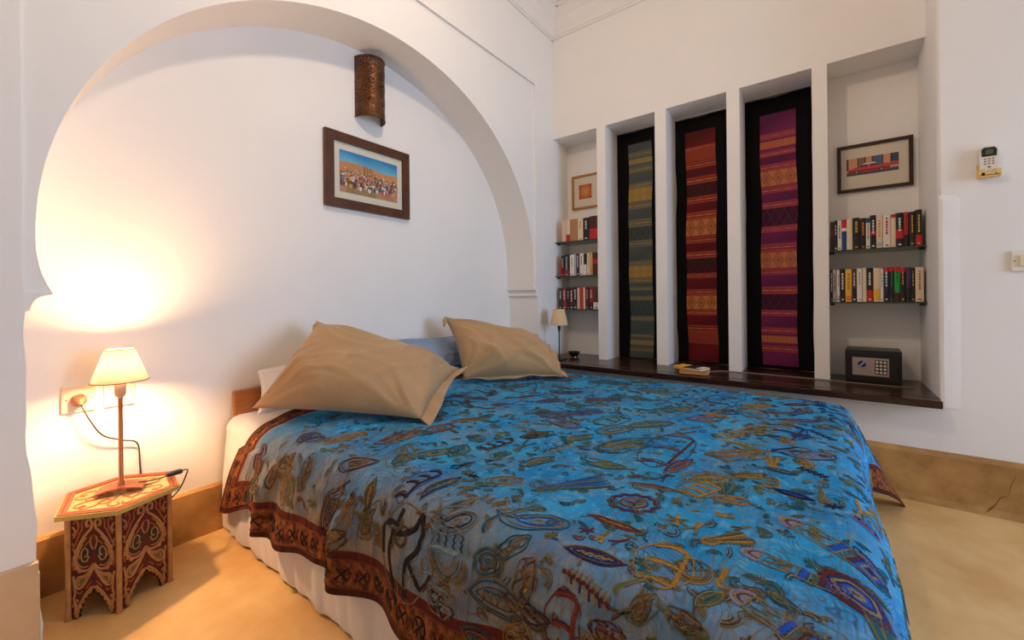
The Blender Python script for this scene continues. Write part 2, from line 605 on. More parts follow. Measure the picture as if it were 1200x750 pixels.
# white sheet
def sheet_fn(u, v):
    ir = .06
    x0, x1, y0 = BX0 + .016, BX1 - .016, BY0 + .018
    top = BTOP - .030 + .020 * max(0.0, min(1.0, (v - 1.66) / .22))
    dx = dy = 0.0
    cx, cy, sx = u, v, 0
    if u < x0 + ir:
        dx = x0 + ir - u; cx = x0 + ir; sx = -1
    elif u > x1 - ir:
        dx = u - (x1 - ir); cx = x1 - ir; sx = 1
    if v < y0 + ir:
        dy = y0 + ir - v; cy = y0 + ir
    d = math.hypot(dx, dy)
    w = .003 * math.sin(11 * u + 2) * math.sin(8 * v) + .002 * math.sin(40 * v + 10 * u)
    if d < 1e-9:
        return (cx, cy, top + w)
    ex, ey = sx * dx / d, -dy / d
    a = d / ir
    if a < math.pi / 2:
        return (cx + ex * ir * math.sin(a), cy + ey * ir * math.sin(a), top - ir * (1 - math.cos(a)) + w * (1 - a / 1.5708))
    h = d - ir * math.pi / 2
    hmax = top - ir - .012
    s = v if dx > dy else u
    s2 = s + .10 * h
    f = math.sin(30 * s2) * .5 + math.sin(53 * s2 + 1.1) * .35 + math.sin(97 * s2 + .4) * .22
    belly = .030 * math.sin(min(1, h / hmax) * math.pi * .8)
    q = min(1.0, h / hmax)
    out = ir + belly * .5 + .008 * q + .0075 * f * min(1, h / .12)
    z = top - ir - h
    if h > hmax:
        z = .012
        out -= .02 * min(1, (h - hmax) / .05)
    corner = 0
    if sx < 0 and v > 1.95:
        t = (v - 1.95) / .14
        out -= .006 * t * t
    return (cx + ex * out, cy + ey * out, z)
u0, u1, v0, v1 = BX0 + .016 + .06 - .50, BX1 - .016 - .06 + .50, BY0 + .078 - .50, 2.082
m = MB()
m.grid(lambda s, t: sheet_fn(lerp(u0, u1, s), lerp(v0, v1, t)), 190, 330)
bs = m.build('bed_sheet', mat('white_sheet', (214, 212, 214), .85, bump=.12, bscale=40, spec=.2, sheen=.2), smooth=True)
tag(bs, 'pale white sheet hanging in fine pleats from the mattress to the floor', 'sheet')

# ---- the embroidered spread
def spread_mat():
    m, n, l, b = new_mat('blue_spread_cloth')
    uv = n.new('ShaderNodeUVMap'); uv.uv_map = 'flat'
    sep = n.new('ShaderNodeSeparateXYZ'); l.new(uv.outputs['UV'], sep.inputs[0])
    def math_(op, a, bb=None, clamp=False):
        q = n.new('ShaderNodeMath'); q.operation = op; q.use_clamp = clamp
        for k, x in enumerate((a, bb)):
            if x is None:
                continue
            if isinstance(x, (int, float)):
                q.inputs[k].default_value = x
            else:
                l.new(x, q.inputs[k])
        return q.outputs[0]
    def mixn(fac, a, bb):
        q = n.new('ShaderNodeMix'); q.data_type = 'RGBA'
        if isinstance(fac, (int, float)):
            q.inputs[0].default_value = fac
        else:
            l.new(fac, q.inputs[0])
        for k, x in ((6, a), (7, bb)):
            if isinstance(x, tuple):
                q.inputs[k].default_value = (*x, 1)
            else:
                l.new(x, q.inputs[k])
        return q.outputs[2]
    def noise(scale, detail=4, stretch=None, rough=.55):
        q = n.new('ShaderNodeTexNoise')
        q.inputs['Scale'].default_value = scale
        q.inputs['Detail'].default_value = detail
        q.inputs['Roughness'].default_value = rough
        if stretch:
            mp = n.new('ShaderNodeMapping')
            mp.inputs['Scale'].default_value = stretch
            l.new(uv.outputs['UV'], mp.inputs['Vector'])
            l.new(mp.outputs['Vector'], q.inputs['Vector'])
        else:
            l.new(uv.outputs['UV'], q.inputs['Vector'])
        return q.outputs['Fac']
    def ramp(x, p0, p1, a, bb):
        q = n.new('ShaderNodeValToRGB')
        q.color_ramp.elements[0].position = p0; q.color_ramp.elements[1].position = p1
        q.color_ramp.elements[0].color = (*a, 1); q.color_ramp.elements[1].color = (*bb, 1)
        l.new(x, q.inputs[0])
        return q.outputs[0]
    blue = ramp(noise(5.5, 6), .30, .70, srgb((12, 116, 184)), srgb((46, 158, 214)))
    streak = noise(9, 5, (4.0, 4.0, 1))
    blue = mixn(ramp(streak, .52, .75, (0, 0, 0), (.6, .6, .6)), blue, srgb((128, 192, 222)))
    fine = noise(260, 2)
    blue = mixn(ramp(fine, .45, .75, (0, 0, 0), (.35, .35, .35)), blue, srgb((14, 84, 132)))
    # faint ochre-green patches where the stitching is dense
    patch = noise(4.2, 4)
    blue = mixn(ramp(patch, .60, .74, (0, 0, 0), (.35, .35, .35)), blue, srgb((92, 140, 128)))
    # couched thread lines: contour lines of two noise fields, in drifting thread colours
    def lines(scale, freq, width, offs):
        q = noise(scale, 1.5, (1, 1, 1))
        fr = math_('FRACT', math_('MULTIPLY', math_('ADD', q, offs), freq))
        return math_('LESS_THAN', math_('ABSOLUTE', math_('SUBTRACT', fr, .5)), width)
    tcol = ramp(noise(3.3, 2), .40, .60, srgb((18, 84, 112)), srgb((120, 122, 74)))
    tcol = mixn(ramp(noise(2.1, 2), .56, .66, (0, 0, 0), (.8, .8, .8)), tcol, srgb((104, 76, 62)))
    m1 = ramp(noise(7.5, 3), .47, .53, (0, 0, 0), (.7, .7, .7))
    blue = mixn(math_('MULTIPLY', lines(6.5, 26, .15, 0.0), m1), blue, tcol)
    m2 = ramp(noise(6.1, 3, (1.1, 1, 1)), .50, .56, (0, 0, 0), (.65, .65, .65))
    blue = mixn(math_('MULTIPLY', lines(11.0, 17, .13, 3.0), m2), blue, ramp(noise(4.4, 2), .42, .58, srgb((150, 140, 92)), srgb((24, 60, 110))))
    # grey ground on the side panel, stitched in beige and brown
    gl = math_('SUBTRACT', 1.0, math_('DIVIDE', math_('SUBTRACT', sep.outputs[0], UMIN), .47), True)
    gl = math_('MULTIPLY', gl, math_('MULTIPLY', noise(5, 4), 2.6), True)
    grey = ramp(noise(14, 4), .35, .65, srgb((104, 102, 100)), srgb((142, 136, 126)))
    grey = mixn(math_('MULTIPLY', lines(8.5, 24, .12, 1.0), ramp(noise(7, 3), .42, .5, (.1, .1, .1), (.85, .85, .85))), grey, ramp(noise(5, 2), .42, .58, srgb((96, 64, 40)), srgb((160, 128, 66))))
    blue = mixn(gl, blue, grey)
    # rust border band
    du = math_('MINIMUM', math_('SUBTRACT', sep.outputs[0], UMIN), math_('SUBTRACT', UMAX, sep.outputs[0]))
    dv = math_('MINIMUM', math_('SUBTRACT', sep.outputs[1], VMIN), math_('SUBTRACT', VMAX, sep.outputs[1]))
    d = math_('MINIMUM', du, dv)
    band = math_('LESS_THAN', d, .115)
    rust = ramp(noise(38, 5), .34, .66, srgb((64, 34, 22)), srgb((160, 90, 44)))
    rust = mixn(ramp(noise(70, 3, (1, 1, 1)), .56, .66, (0, 0, 0), (1, 1, 1)), rust, srgb((36, 24, 30)))
    line1 = math_('LESS_THAN', math_('ABSOLUTE', math_('SUBTRACT', d, .104)), .010)
    line2 = math_('LESS_THAN', math_('ABSOLUTE', math_('SUBTRACT', d, .010)), .010)
    rust = mixn(line1, rust, srgb((88, 34, 26)))
    rust = mixn(line2, rust, srgb((70, 34, 22)))
    col = mixn(band, blue, rust)
    l.new(col, b.inputs['Base Color'])
    b.inputs['Roughness'].default_value = .85
    b.inputs['Specular IOR Level'].default_value = .2
    bp = n.new('ShaderNodeBump'); bp.inputs['Strength'].default_value = .35; bp.inputs['Distance'].default_value = .006
    l.new(noise(55, 6), bp.inputs['Height'])
    mp = n.new('ShaderNodeMapping')
    mp.inputs['Rotation'].default_value = (0, 0, math.radians(32))
    mp.inputs['Scale'].default_value = (1.5, 16.0, 1)
    l.new(uv.outputs['UV'], mp.inputs['Vector'])
    cz = n.new('ShaderNodeTexNoise')
    cz.inputs['Scale'].default_value = 1.6
    cz.inputs['Detail'].default_value = 3
    cz.inputs['Distortion'].default_value = .6
    l.new(mp.outputs['Vector'], cz.inputs['Vector'])
    near = math_('SUBTRACT', 1.05, math_('MULTIPLY', math_('SUBTRACT', sep.outputs[0], UMIN), .85), True)
    bp2 = n.new('ShaderNodeBump'); bp2.inputs['Strength'].default_value = .8; bp2.inputs['Distance'].default_value = .026
    l.new(math_('MULTIPLY', cz.outputs['Fac'], near), bp2.inputs['Height'])
    l.new(bp.outputs[0], bp2.inputs['Normal'])
    l.new(bp2.outputs[0], b.inputs['Normal'])
    return m

spread = thing('bedspread', (1.57, .9, BTOP), 'blue embroidered bedspread with rust border lying over the bed', 'bedspread')
m = MB()
m.grid(lambda s, t: drape(lerp(UMIN, UMAX, s), lerp(VMIN, VMAX, t)), 235, 225,
       uvfn=lambda s, t: (lerp(UMIN, UMAX, s), lerp(VMIN, VMAX, t)))
cloth = m.build('cloth', spread_mat(), spread, smooth=True)

THREADS = {k: mat('thread_' + k, c, .8, var=.35, vscale=90, bump=.4, bscale=260, spec=.25) for k, c in dict(
    ochre=(170, 126, 44), gold=(142, 126, 80), olive=(104, 108, 66), teal=(28, 90, 108), navy=(26, 42, 108), black=(34, 30, 36),
    purple=(74, 58, 104), maroon=(88, 34, 44), red=(122, 54, 40), brown=(92, 64, 46), tan=(142, 110, 80), grey=(130, 142, 146), blue=(30, 86, 196), lavender=(132, 132, 176)).items()}

def drape_pt(u, v, lift):
    e = .006
    p = Vector(drape(u, v))
    a = Vector(drape(u + e, v)) - Vector(drape(u - e, v))
    b = Vector(drape(u, v + e)) - Vector(drape(u, v - e))
    n = a.cross(b)
    if n.length < 1e-12:
        n = Vector((0, 0, 1))
    n.normalize()
    return p + n * lift, n

def resample(pl, step):
    out = [pl[0]]
    for a, b in zip(pl, pl[1:]):
        L = math.hypot(b[0] - a[0], b[1] - a[1])
        k = max(1, int(L / step))
        for i in range(1, k + 1):
            out.append((lerp(a[0], b[0], i / k), lerp(a[1], b[1], i / k)))
    return out

def stitch(mb, pl, width, mi, lift=.0018):
    pl = resample(pl, .011)
    if len(pl) < 2:
        return
    vs = []
    for i, (u, v) in enumerate(pl):
        a = pl[max(i - 1, 0)]; b = pl[min(i + 1, len(pl) - 1)]
        tx, ty = b[0] - a[0], b[1] - a[1]
        L = math.hypot(tx, ty) or 1.0
        px, py = -ty / L * width / 2, tx / L * width / 2
        u2 = lambda x: max(UMIN, min(UMAX, x))
        v2 = lambda y: max(VMIN, min(VMAX, y))
        for k, lf_ in ((1, .0012), (0, lift + .0012), (-1, .0012)):
            p, n = drape_pt(u2(u + px * k), v2(v + py * k), lf_)
            vs.append(p)
    fs = []
    for i in range(len(pl) - 1):
        for k in range(2):
            fs.append((3 * i + k, 3 * i + k + 1, 3 * i + k + 4, 3 * i + k + 3))
    mb.add(vs, fs, mi)

# motif generators: strokes in a local frame, x along -1..1, y scaled by the aspect
def ell(cx, cy, rx, ry, a0=0, a1=2 * math.pi, n=26, wav=0, wn=9):
    return [(cx + rx * (1 + wav * math.sin(wn * t)) * math.cos(t), cy + ry * (1 + wav * math.sin(wn * t)) * math.sin(t))
            for t in [a0 + (a1 - a0) * k / n for k in range(n + 1)]]
def zig(x0, y0, x1, y1, amp, n):
    dx, dy = x1 - x0, y1 - y0
    L = math.hypot(dx, dy) or 1
    return [(x0 + dx * k / n - dy / L * amp * (1 if k % 2 else -1), y0 + dy * k / n + dx / L * amp * (1 if k % 2 else -1)) for k in range(n + 1)]

def motif(kind, rnd, c):
    A, B, D = c
    S = []
    w1, w2 = .0036, .0026
    if kind == 'comb':
        n = rnd.choice((3, 4))
        S.append(([(-1, -.55), (1, -.55)], A, .009))
        for k in range(n):
            x = -1 + 2 * k / (n - 1)
            S.append((spline([(x, -.55), (x + .06, .1), (x - .12, .75)], 4), A, .009))
            S.append((spline([(x + .14, -.4), (x + .2, .1), (x + .05, .7)], 3), B, .003))
        S.append((ell(0, .1, 1.25, 1.1, n=30, wav=.04, wn=6), D, .0028))
    elif kind == 'leaf':
        up = spline([(-1, 0), (-.5, .55), (.3, .7), (1, 0)], 6)
        dn = spline([(-1, 0), (-.4, -.5), (.4, -.6), (1, 0)], 6)
        S += [(up, A, w1), (dn, A, w1)]
        S += [([(x * .78, y * .6) for x, y in up], B, w2), ([(x * .78, y * .6) for x, y in dn], B, w2)]
        S.append((zig(-.6, 0, .65, 0, .13, 8), D, .006))
        S.append((zig(-.5, .18, .5, .22, .05, 10), A, .003))
        for k in range(5):
            x = -.55 + .25 * k
            S.append(([(x, -.32), (x + .1, -.05)], (B, D)[k % 2], .003))
        S += [([(x * 1.1, y * 1.22) for x, y in up], D, .003), ([(x * 1.1, y * 1.22) for x, y in dn], B, .003)]
    elif kind == 'oval':
        for k, r in enumerate((1.1, .92, .66, .5, .2)):
            S.append((ell(0, 0, r, r, n=22, wav=.03, wn=5), (A, B, D)[k % 3], w1 if k == 0 else w2))
    elif kind == 'flower':
        S.append((ell(0, 0, 1, 1, n=60, wav=.07, wn=11), A, w1))
        S.append((ell(0, 0, .86, .86, n=60, wav=.07, wn=11), D, .006))
        S.append((ell(0, 0, .55, .55), A, w1)); S.append((ell(0, 0, .45, .45), B, .005))
        for k in range(3):
            a = 2.1 * k + .4
            S.append(([(0, 0), (.32 * math.cos(a), .32 * math.sin(a))], D, .008))
    elif kind == 'star':
        for k in range(3):
            a = k * math.pi / 3 + .3
            S.append(([(-.9 * math.cos(a), -.9 * math.sin(a)), (.9 * math.cos(a), .9 * math.sin(a))], (A, A, B)[k], .009))
    elif kind == 'track':
        S.append((spline([(-1, .7), (-.1, 0), (-1, -.7)], 4), A, .009))
        S.append(([(-.1, 0), (1, .1)], B, .009))
        S.append(([(-.2, .15), (.8, .5)], D, .005))
    elif kind == 'wave':
        S.append((zig(-1, 0, 1, 0, .4, 9), A, .008))
        S.append((zig(-1, .6, 1, .6, .3, 9), B, .005))
    elif kind == 'scribble':
        for k in range(9):
            cx, cy = rnd.uniform(-.6, .6), rnd.uniform(-.45, .45)
            r = rnd.uniform(.3, .55)
            S.append((ell(cx, cy, r, r * .8, rnd.uniform(0, 6), rnd.uniform(8, 14), 40, .16, 3), (A, B, D)[k % 3], .0034))
        S.append((ell(0, 0, 1, .9, n=30, wav=.08, wn=5), A, w2))
        S.append((zig(-.8, -.5, .8, .4, .16, 9), B, .004))
    elif kind == 'paisley':
        o = spline([(-1, .75), (-.75, -.2), (-.1, -.8), (.75, -.65), (1, .05), (.55, .6), (-.1, .45), (-.55, .1), (-1, .75)], 6)
        S.append((o, A, w1)); S.append(([(x * .84 + .06, y * .8) for x, y in o], B, w2)); S.append(([(x * .62 + .14, y * .55) for x, y in o], D, w2))
        S.append((ell(.2, -.1, .14, .2), B, .006)); S.append((ell(.55, -.05, .12, .2), A, .006))
        S.append((spline([(-1.0, .9), (-.6, .9), (-.3, 1.1), (.3, .95)], 5), B, w2))
    elif kind == 'ladder':
        for k in range(6):
            y = -.9 + 1.8 * k / 5
            S.append((zig(-1, y, 1, y, .05, 6), (A, B)[k % 2], w1 if k % 2 else w2))
        for x in (-.4, .35):
            S.append(([(x, -.5), (x, .1)], D, .009))
    elif kind == 'hook':
        S.append((spline([(-1, -.6), (-.8, .2), (.2, .3), (1, .5)], 5), A, .009))
        S.append((spline([(-.9, -.9), (-.6, -.05), (.2, .05), (.95, .3)], 5), B, w2))
    elif kind == 'fan':
        for k in range(7):
            a = -.75 + 1.5 * k / 6
            S.append((spline([(-1, 0), (-.2 , .5 * math.sin(a)), (1 * math.cos(a * .6), 1.15 * math.sin(a))], 4), (A, B, D)[k % 3], .007))
        S.append((ell(-.55, 0, .35, .4), B, .005))
    elif kind == 'feather':
        S.append((spline([(-1, 0), (0, .22), (1, 0)], 5), A, .008))
        for k in range(9):
            x = -.85 + 1.6 * k / 8
            S.append(([(x, .12), (x + .14, .85 - .3 * abs(x))], (B, D)[k % 2], .005))
            S.append(([(x, .12), (x + .14, -.6 + .3 * abs(x))], (D, A)[k % 2], .005))
    elif kind == 'cater':
        # long banded body with a domed striped head
        for k, r in enumerate((1, .8, .6, .4, .2)):
            S.append((ell(-.62, 0, .38 * r, .95 * r, math.pi / 2, 3 * math.pi / 2, 16), ('lavender', 'gold', 'purple')[k % 3], .008))
        S.append(([(-.62, -.95), (-.62, .95)], 'gold', w2))
        S.append((spline([(-.62, .95), (.1, .9), (1, .75)], 4), 'gold', w2)); S.append((spline([(-.62, -.95), (.1, -.9), (1, -.75)], 4), 'gold', w2))
        S.append((zig(-.5, -.6, -.05, .7, .12, 5), 'olive', w2)); S.append((zig(-.38, .7, .0, -.7, .12, 5), 'gold', w2))
        S.append(([(.08, -.9), (.08, .9)], 'gold', w2)); S.append((zig(.17, -.85, .17, .85, .05, 9), 'blue', .013)); S.append(([(.28, -.88), (.28, .88)], 'gold', w2))
        S.append((zig(.38, -.8, .38, .8, .05, 9), 'olive', w2)); S.append(([(.48, -.85), (.48, .85)], 'maroon', .009))
        for k in range(4):
            r = 1 - k * .24
            S.append(([(.74 - .2 * r, -.75 * r), (.74 + .22 * r, -.72 * r), (.74 + .22 * r, .72 * r), (.74 - .2 * r, .75 * r), (.74 - .2 * r, -.75 * r)], ('navy', 'blue', 'gold', 'navy')[k], .008))
    elif kind == 'shield':
        for k, r in enumerate((1.0, .92, .78, .64, .5, .36, .2)):
            S.append((ell(0, 0, r, r, n=30, wav=.05 if k > 1 else .015, wn=6), ('maroon', 'maroon', 'navy', 'gold', 'navy', 'blue', 'gold')[k], .014 if k < 2 else .009))
        S.append(([(-1.1, .3), (-.5, 1.0)], 'maroon', .016)); S.append(([(-1.1, .3), (-.6, -.9)], 'maroon', .016))
    elif kind == 'figure':
        S.append((spline([(-.9, -.9), (-.7, .1), (-.2, .55), (.3, .9)], 6), A, .013))
        S.append((spline([(-.2, .55), (.5, .3), (.9, .5), (.6, -.1), (0, -.2)], 6), A, .013))
        S.append((spline([(-.5, -.9), (0, -.2), (.2, -.9), (.7, -.8)], 5), A, .012))
        S.append((ell(.05, .35, .22, .2), B, .008)); S.append((spline([(-.9, .3), (-.4, .9), (0, .6)], 4), A, .012))
        S.append((zig(-.7, -.6, .6, -.5, .14, 7), D, .005)); S.append((ell(0, 0, 1.05, 1.05, n=34, wav=.05, wn=6), D, .004))
    elif kind == 'basket':
        S.append((ell(0, -.1, 1, .9, math.pi, 2 * math.pi, 16), A, w1)); S.append(([(-1, -.1), (1, -.1)], A, w1))
        for k in range(5):
            S.append((ell(0, 0, .95 - .14 * k, 1 - .13 * k, 0, math.pi, 14), ('ochre', 'tan', 'olive')[k % 3], w2))
        for k in range(4):
            S.append((zig(-.6 + .4 * k, -.2, -.6 + .4 * k, -.8, .06, 5), D, w2))
    elif kind == 'bits':
        for k in range(4):
            x, y = rnd.uniform(-.8, .8), rnd.uniform(-.7, .7)
            if rnd.random() < .5:
                S.append((ell(x, y, .2, .24, 0, 5.2, 10), (A, B, D)[k % 3], w2))
            else:
                S.append(([(x - .25, y), (x + .25, y + .15)], (A, B, D)[k % 3], .007))
    return S
MOTIFS = [
    ('comb', 0.685, 0.887, 0.816, 0.892, 0.45, 'black brown blue'),
    ('leaf', 0.697, 0.825, 0.834, 0.819, 0.35, 'navy teal gold'),
    ('track', 0.875, 0.887, 0.946, 0.864, 0.5, 'black black brown'),
    ('track', 0.97, 0.848, 1.011, 0.808, 0.5, 'black brown olive'),
    ('star', 0.863, 0.825, 0.863, 0.775, 0.6, 'black black brown'),
    ('comb', 1.047, 0.92, 1.16, 0.892, 0.5, 'black brown olive'),
    ('scribble', 1.195, 0.87, 1.308, 0.803, 0.45, 'black brown olive'),
    ('oval', 0.863, 1.038, 0.97, 0.988, 0.4, 'olive teal gold'),
    ('leaf', 1.171, 1.195, 1.29, 1.111, 0.35, 'brown gold red'),
    ('oval', 1.64, 1.094, 1.776, 1.027, 0.4, 'purple brown navy'),
    ('oval', 1.48, 1.246, 1.533, 1.201, 0.5, 'brown purple red'),
    ('leaf', 1.663, 1.235, 1.758, 1.184, 0.4, 'brown red purple'),
    ('scribble', 1.859, 1.145, 1.966, 1.033, 0.45, 'brown purple navy'),
    ('ladder', 1.444, 0.965, 1.669, 0.78, 0.28, 'purple brown navy'),
    ('ladder', 1.829, 0.943, 1.901, 0.791, 0.4, 'brown purple tan'),
    ('oval', 1.426, 0.904, 1.414, 0.758, 0.5, 'purple brown lavender'),
    ('scribble', 1.26, 0.606, 1.438, 0.483, 0.5, 'teal olive gold'),
    ('paisley', 1.148, 0.618, 1.183, 0.477, 0.45, 'teal olive gold'),
    ('fan', 0.875, 0.606, 1.065, 0.483, 0.42, 'teal olive blue'),
    ('oval', 0.857, 0.752, 0.917, 0.662, 0.55, 'grey olive tan'),
    ('paisley', 0.721, 0.606, 0.792, 0.449, 0.5, 'teal gold blue'),
    ('hook', 0.691, 0.618, 0.816, 0.539, 0.3, 'teal gold blue'),
    ('flower', 0.946, 0.427, 1.011, 0.326, 0.8, 'purple tan maroon'),
    ('star', 0.786, 0.421, 0.81, 0.399, 0.8, 'maroon purple maroon'),
    ('track', 0.786, 0.354, 0.822, 0.326, 0.5, 'purple maroon gold'),
    ('track', 0.774, 0.376, 0.828, 0.371, 0.4, 'ochre olive gold'),
    ('leaf', 0.857, 0.433, 0.863, 0.315, 0.25, 'maroon red gold'),
    ('leaf', 1.088, 0.427, 1.1, 0.309, 0.22, 'maroon tan purple'),
    ('comb', 1.26, 0.421, 1.521, 0.404, 0.5, 'maroon red purple'),
    ('star', 1.136, 0.433, 1.148, 0.416, 0.8, 'maroon red red'),
    ('track', 1.142, 0.371, 1.201, 0.354, 0.6, 'purple navy purple'),
    ('ladder', 1.954, 0.449, 2.398, 0.399, 0.8, 'brown maroon black'),
    ('oval', 1.752, 0.444, 1.812, 0.337, 0.5, 'purple tan lavender'),
    ('bits', 1.586, 0.433, 1.681, 0.32, 0.6, 'purple maroon lavender'),
    ('leaf', 1.207, 0.371, 1.349, 0.332, 0.35, 'purple tan red'),
    ('scribble', 2.072, 0.298, 2.203, 0.203, 0.5, 'ochre olive gold'),
    ('comb', 1.604, 0.304, 1.681, 0.247, 0.55, 'ochre olive gold'),
    ('scribble', 1.687, 0.231, 1.806, 0.163, 0.6, 'ochre olive brown'),
    ('scribble', 1.414, 0.304, 1.539, 0.146, 0.45, 'olive tan ochre'),
    ('scribble', 1.296, 0.219, 1.355, 0.135, 0.45, 'olive ochre brown'),
    ('leaf', 2.227, 0.158, 2.292, 0.068, 0.5, 'navy black gold'),
    ('star', 2.286, 0.051, 2.327, 0.012, 0.8, 'black navy black'),
    ('leaf', 2.049, 0.158, 2.126, 0.062, 0.4, 'navy teal gold'),
    ('leaf', 1.942, 0.158, 2.007, 0.012, 0.3, 'navy brown lavender'),
    ('comb', 1.693, 0.13, 1.859, 0.102, 0.7, 'navy navy black'),
    ('oval', 1.746, 0.096, 1.782, 0.051, 0.6, 'navy purple teal'),
    ('wave', 1.859, 0.057, 1.782, -0.016, 0.35, 'navy teal navy'),
    ('hook', 1.557, 0.146, 1.634, 0.068, 0.3, 'navy black teal'),
    ('paisley', 1.533, 0.107, 1.622, -0.016, 0.55, 'navy lavender gold'),
    ('leaf', 1.414, 0.146, 1.397, 0.068, 0.4, 'navy teal gold'),
    ('wave', 1.456, 0.068, 1.414, 0.006, 0.5, 'black navy olive'),
    ('leaf', 1.266, 0.113, 1.243, 0.029, 0.42, 'navy black blue'),
    ('star', 1.225, 0.012, 1.231, -0.033, 0.8, 'black navy black'),
    ('comb', 1.1, 0.281, 1.189, 0.242, 0.9, 'ochre gold olive'),
    ('oval', 1.112, 0.225, 1.136, 0.152, 0.6, 'tan ochre olive'),
    ('bits', 1.16, 0.124, 1.166, 0.09, 0.9, 'olive tan ochre'),
    ('cater', 1.106, 0.085, 0.982, -0.083, 0.26, 'a b c'),
    ('cater', 0.911, 0.135, 0.881, -0.033, 0.22, 'a b c'),
    ('cater', 0.78, 0.13, 0.715, -0.005, 0.28, 'a b c'),
    ('star', 0.976, 0.292, 0.928, 0.242, 0.7, 'olive ochre olive'),
    ('track', 0.917, 0.236, 0.97, 0.214, 0.8, 'olive ochre gold'),
    ('fan', 1.029, 0.169, 1.029, 0.203, 0.5, 'ochre olive gold'),
    ('track', 0.982, 0.163, 1.011, 0.13, 0.4, 'brown olive olive'),
    ('fan', 0.893, 0.208, 0.964, 0.13, 0.55, 'olive ochre brown'),
    ('bits', 1.088, 0.124, 1.094, 0.096, 0.9, 'teal olive teal'),
    ('bits', 1.023, 0.085, 1.029, 0.057, 0.9, 'teal navy teal'),
    ('shield', 0.928, 0.006, 0.857, -0.078, 0.62, 'a b c'),
    ('basket', 0.816, 0.169, 0.774, 0.225, 0.95, 'olive gold brown'),
    ('hook', 0.78, 0.152, 0.834, 0.141, 0.6, 'ochre ochre tan'),
    ('leaf', 0.715, 0.175, 0.768, 0.141, 0.55, 'gold olive teal'),
    ('scribble', 0.691, 0.214, 0.674, 0.152, 0.6, 'olive brown tan'),
    ('oval', 1.207, -0.044, 1.183, -0.095, 0.45, 'lavender purple navy'),
    ('scribble', 1.426, -0.027, 1.426, -0.078, 0.5, 'olive gold teal'),
    ('leaf', 1.717, -0.005, 1.693, -0.05, 0.4, 'olive teal gold'),
    ('leaf', 0.721, 0.416, 0.739, 0.304, 0.4, 'maroon navy gold'),
    ('feather', 0.68, 0.404, 0.656, 0.304, 0.45, 'maroon tan gold'),
    ('comb', 0.549, 0.388, 0.644, 0.382, 0.7, 'red maroon red'),
    ('comb', 0.733, 0.242, 0.84, 0.242, 0.9, 'ochre gold ochre'),
    ('bits', 0.668, 0.466, 0.691, 0.433, 0.7, 'olive gold olive'),
    ('track', 0.65, 0.298, 0.662, 0.27, 0.6, 'brown black olive'),
    ('scribble', 0.65, 0.27, 0.703, 0.231, 0.6, 'olive tan brown'),
    ('leaf', 0.573, 0.612, 0.579, 0.472, 0.7, 'teal brown tan'),
    ('oval', 0.626, 0.612, 0.65, 0.539, 0.6, 'olive teal brown'),
    ('figure', 0.519, 0.898, 0.638, 0.752, 1.0, 'black brown tan'),
    ('basket', 0.62, 0.629, 0.614, 0.747, 0.9, 'grey tan black'),
    ('leaf', 0.49, 1.212, 0.644, 1.134, 0.55, 'brown black red'),
    ('scribble', 0.525, 1.442, 0.644, 1.476, 0.7, 'ochre tan gold'),
    ('oval', 0.691, 1.195, 0.757, 1.1, 0.5, 'maroon brown ochre'),
    ('scribble', 0.579, 1.358, 0.697, 1.352, 0.6, 'tan brown gold'),
    ('leaf', 0.608, 0.999, 0.697, 1.016, 0.5, 'olive brown ochre'),
    ('scribble', 0.549, 1.01, 0.65, 0.948, 0.6, 'olive tan brown'),
    ('scribble', 0.851, 1.24, 1.011, 1.206, 0.5, 'red brown ochre'),
    ('leaf', 0.745, 1.386, 0.911, 1.38, 0.4, 'ochre tan gold'),
    ('oval', 1.029, 1.184, 1.136, 1.156, 0.5, 'brown red tan'),
    ('scribble', 0.762, 1.027, 0.917, 1.139, 0.5, 'tan olive teal'),
    ('scribble', 0.685, 0.735, 0.762, 0.685, 0.5, 'grey tan teal'),
    ('paisley', 0.65, 0.763, 0.709, 0.64, 0.5, 'grey tan black'),
    ('wave', 0.774, 0.747, 0.863, 0.719, 0.4, 'teal olive gold'),
    ('scribble', 0.656, 0.556, 0.709, 0.494, 0.5, 'teal tan olive'),
    ('bits', 0.739, 0.477, 0.733, 0.421, 0.6, 'olive teal gold'),
    ('scribble', 0.591, 0.522, 0.579, 0.421, 0.5, 'brown tan black'),
    ('leaf', 0.496, 0.623, 0.46, 0.55, 0.6, 'brown tan teal'),
    ('scribble', 0.531, 0.73, 0.525, 0.646, 0.8, 'tan grey black'),
    ('scribble', 0.62, 0.332, 0.614, 0.27, 0.6, 'maroon tan brown'),
    ('hook', 0.685, 0.304, 0.727, 0.253, 0.3, 'olive gold teal'),
    ('wave', 0.774, 0.292, 0.709, 0.247, 0.4, 'teal olive gold'),
    ('bits', 0.923, 0.304, 0.917, 0.247, 0.7, 'teal olive gold'),
    ('scribble', 0.537, 1.694, 0.662, 1.739, 0.5, 'red tan maroon'),
    ('scribble', 0.419, 1.751, 0.537, 1.694, 0.5, 'tan olive grey'),
    ('oval', 2.268, 1.414, 2.31, 1.223, 0.4, 'teal olive gold'),
    ('scribble', 2.197, 1.106, 2.256, 0.876, 0.4, 'black teal olive'),
    ('scribble', 2.191, 0.803, 2.167, 0.578, 0.5, 'teal olive gold'),
    ('scribble', 1.812, 0.59, 1.93, 0.472, 0.5, 'teal olive gold'),
    ('leaf', 1.509, 0.606, 1.663, 0.477, 0.45, 'teal olive gold'),
    ('oval', 1.794, 1.425, 1.954, 1.364, 0.4, 'brown teal olive'),
    ('scribble', 2.398, 0.309, 2.398, 0.169, 0.5, 'ochre olive teal'),
    ('bits', 2.173, 0.348, 2.043, 0.264, 0.7, 'ochre olive teal'),
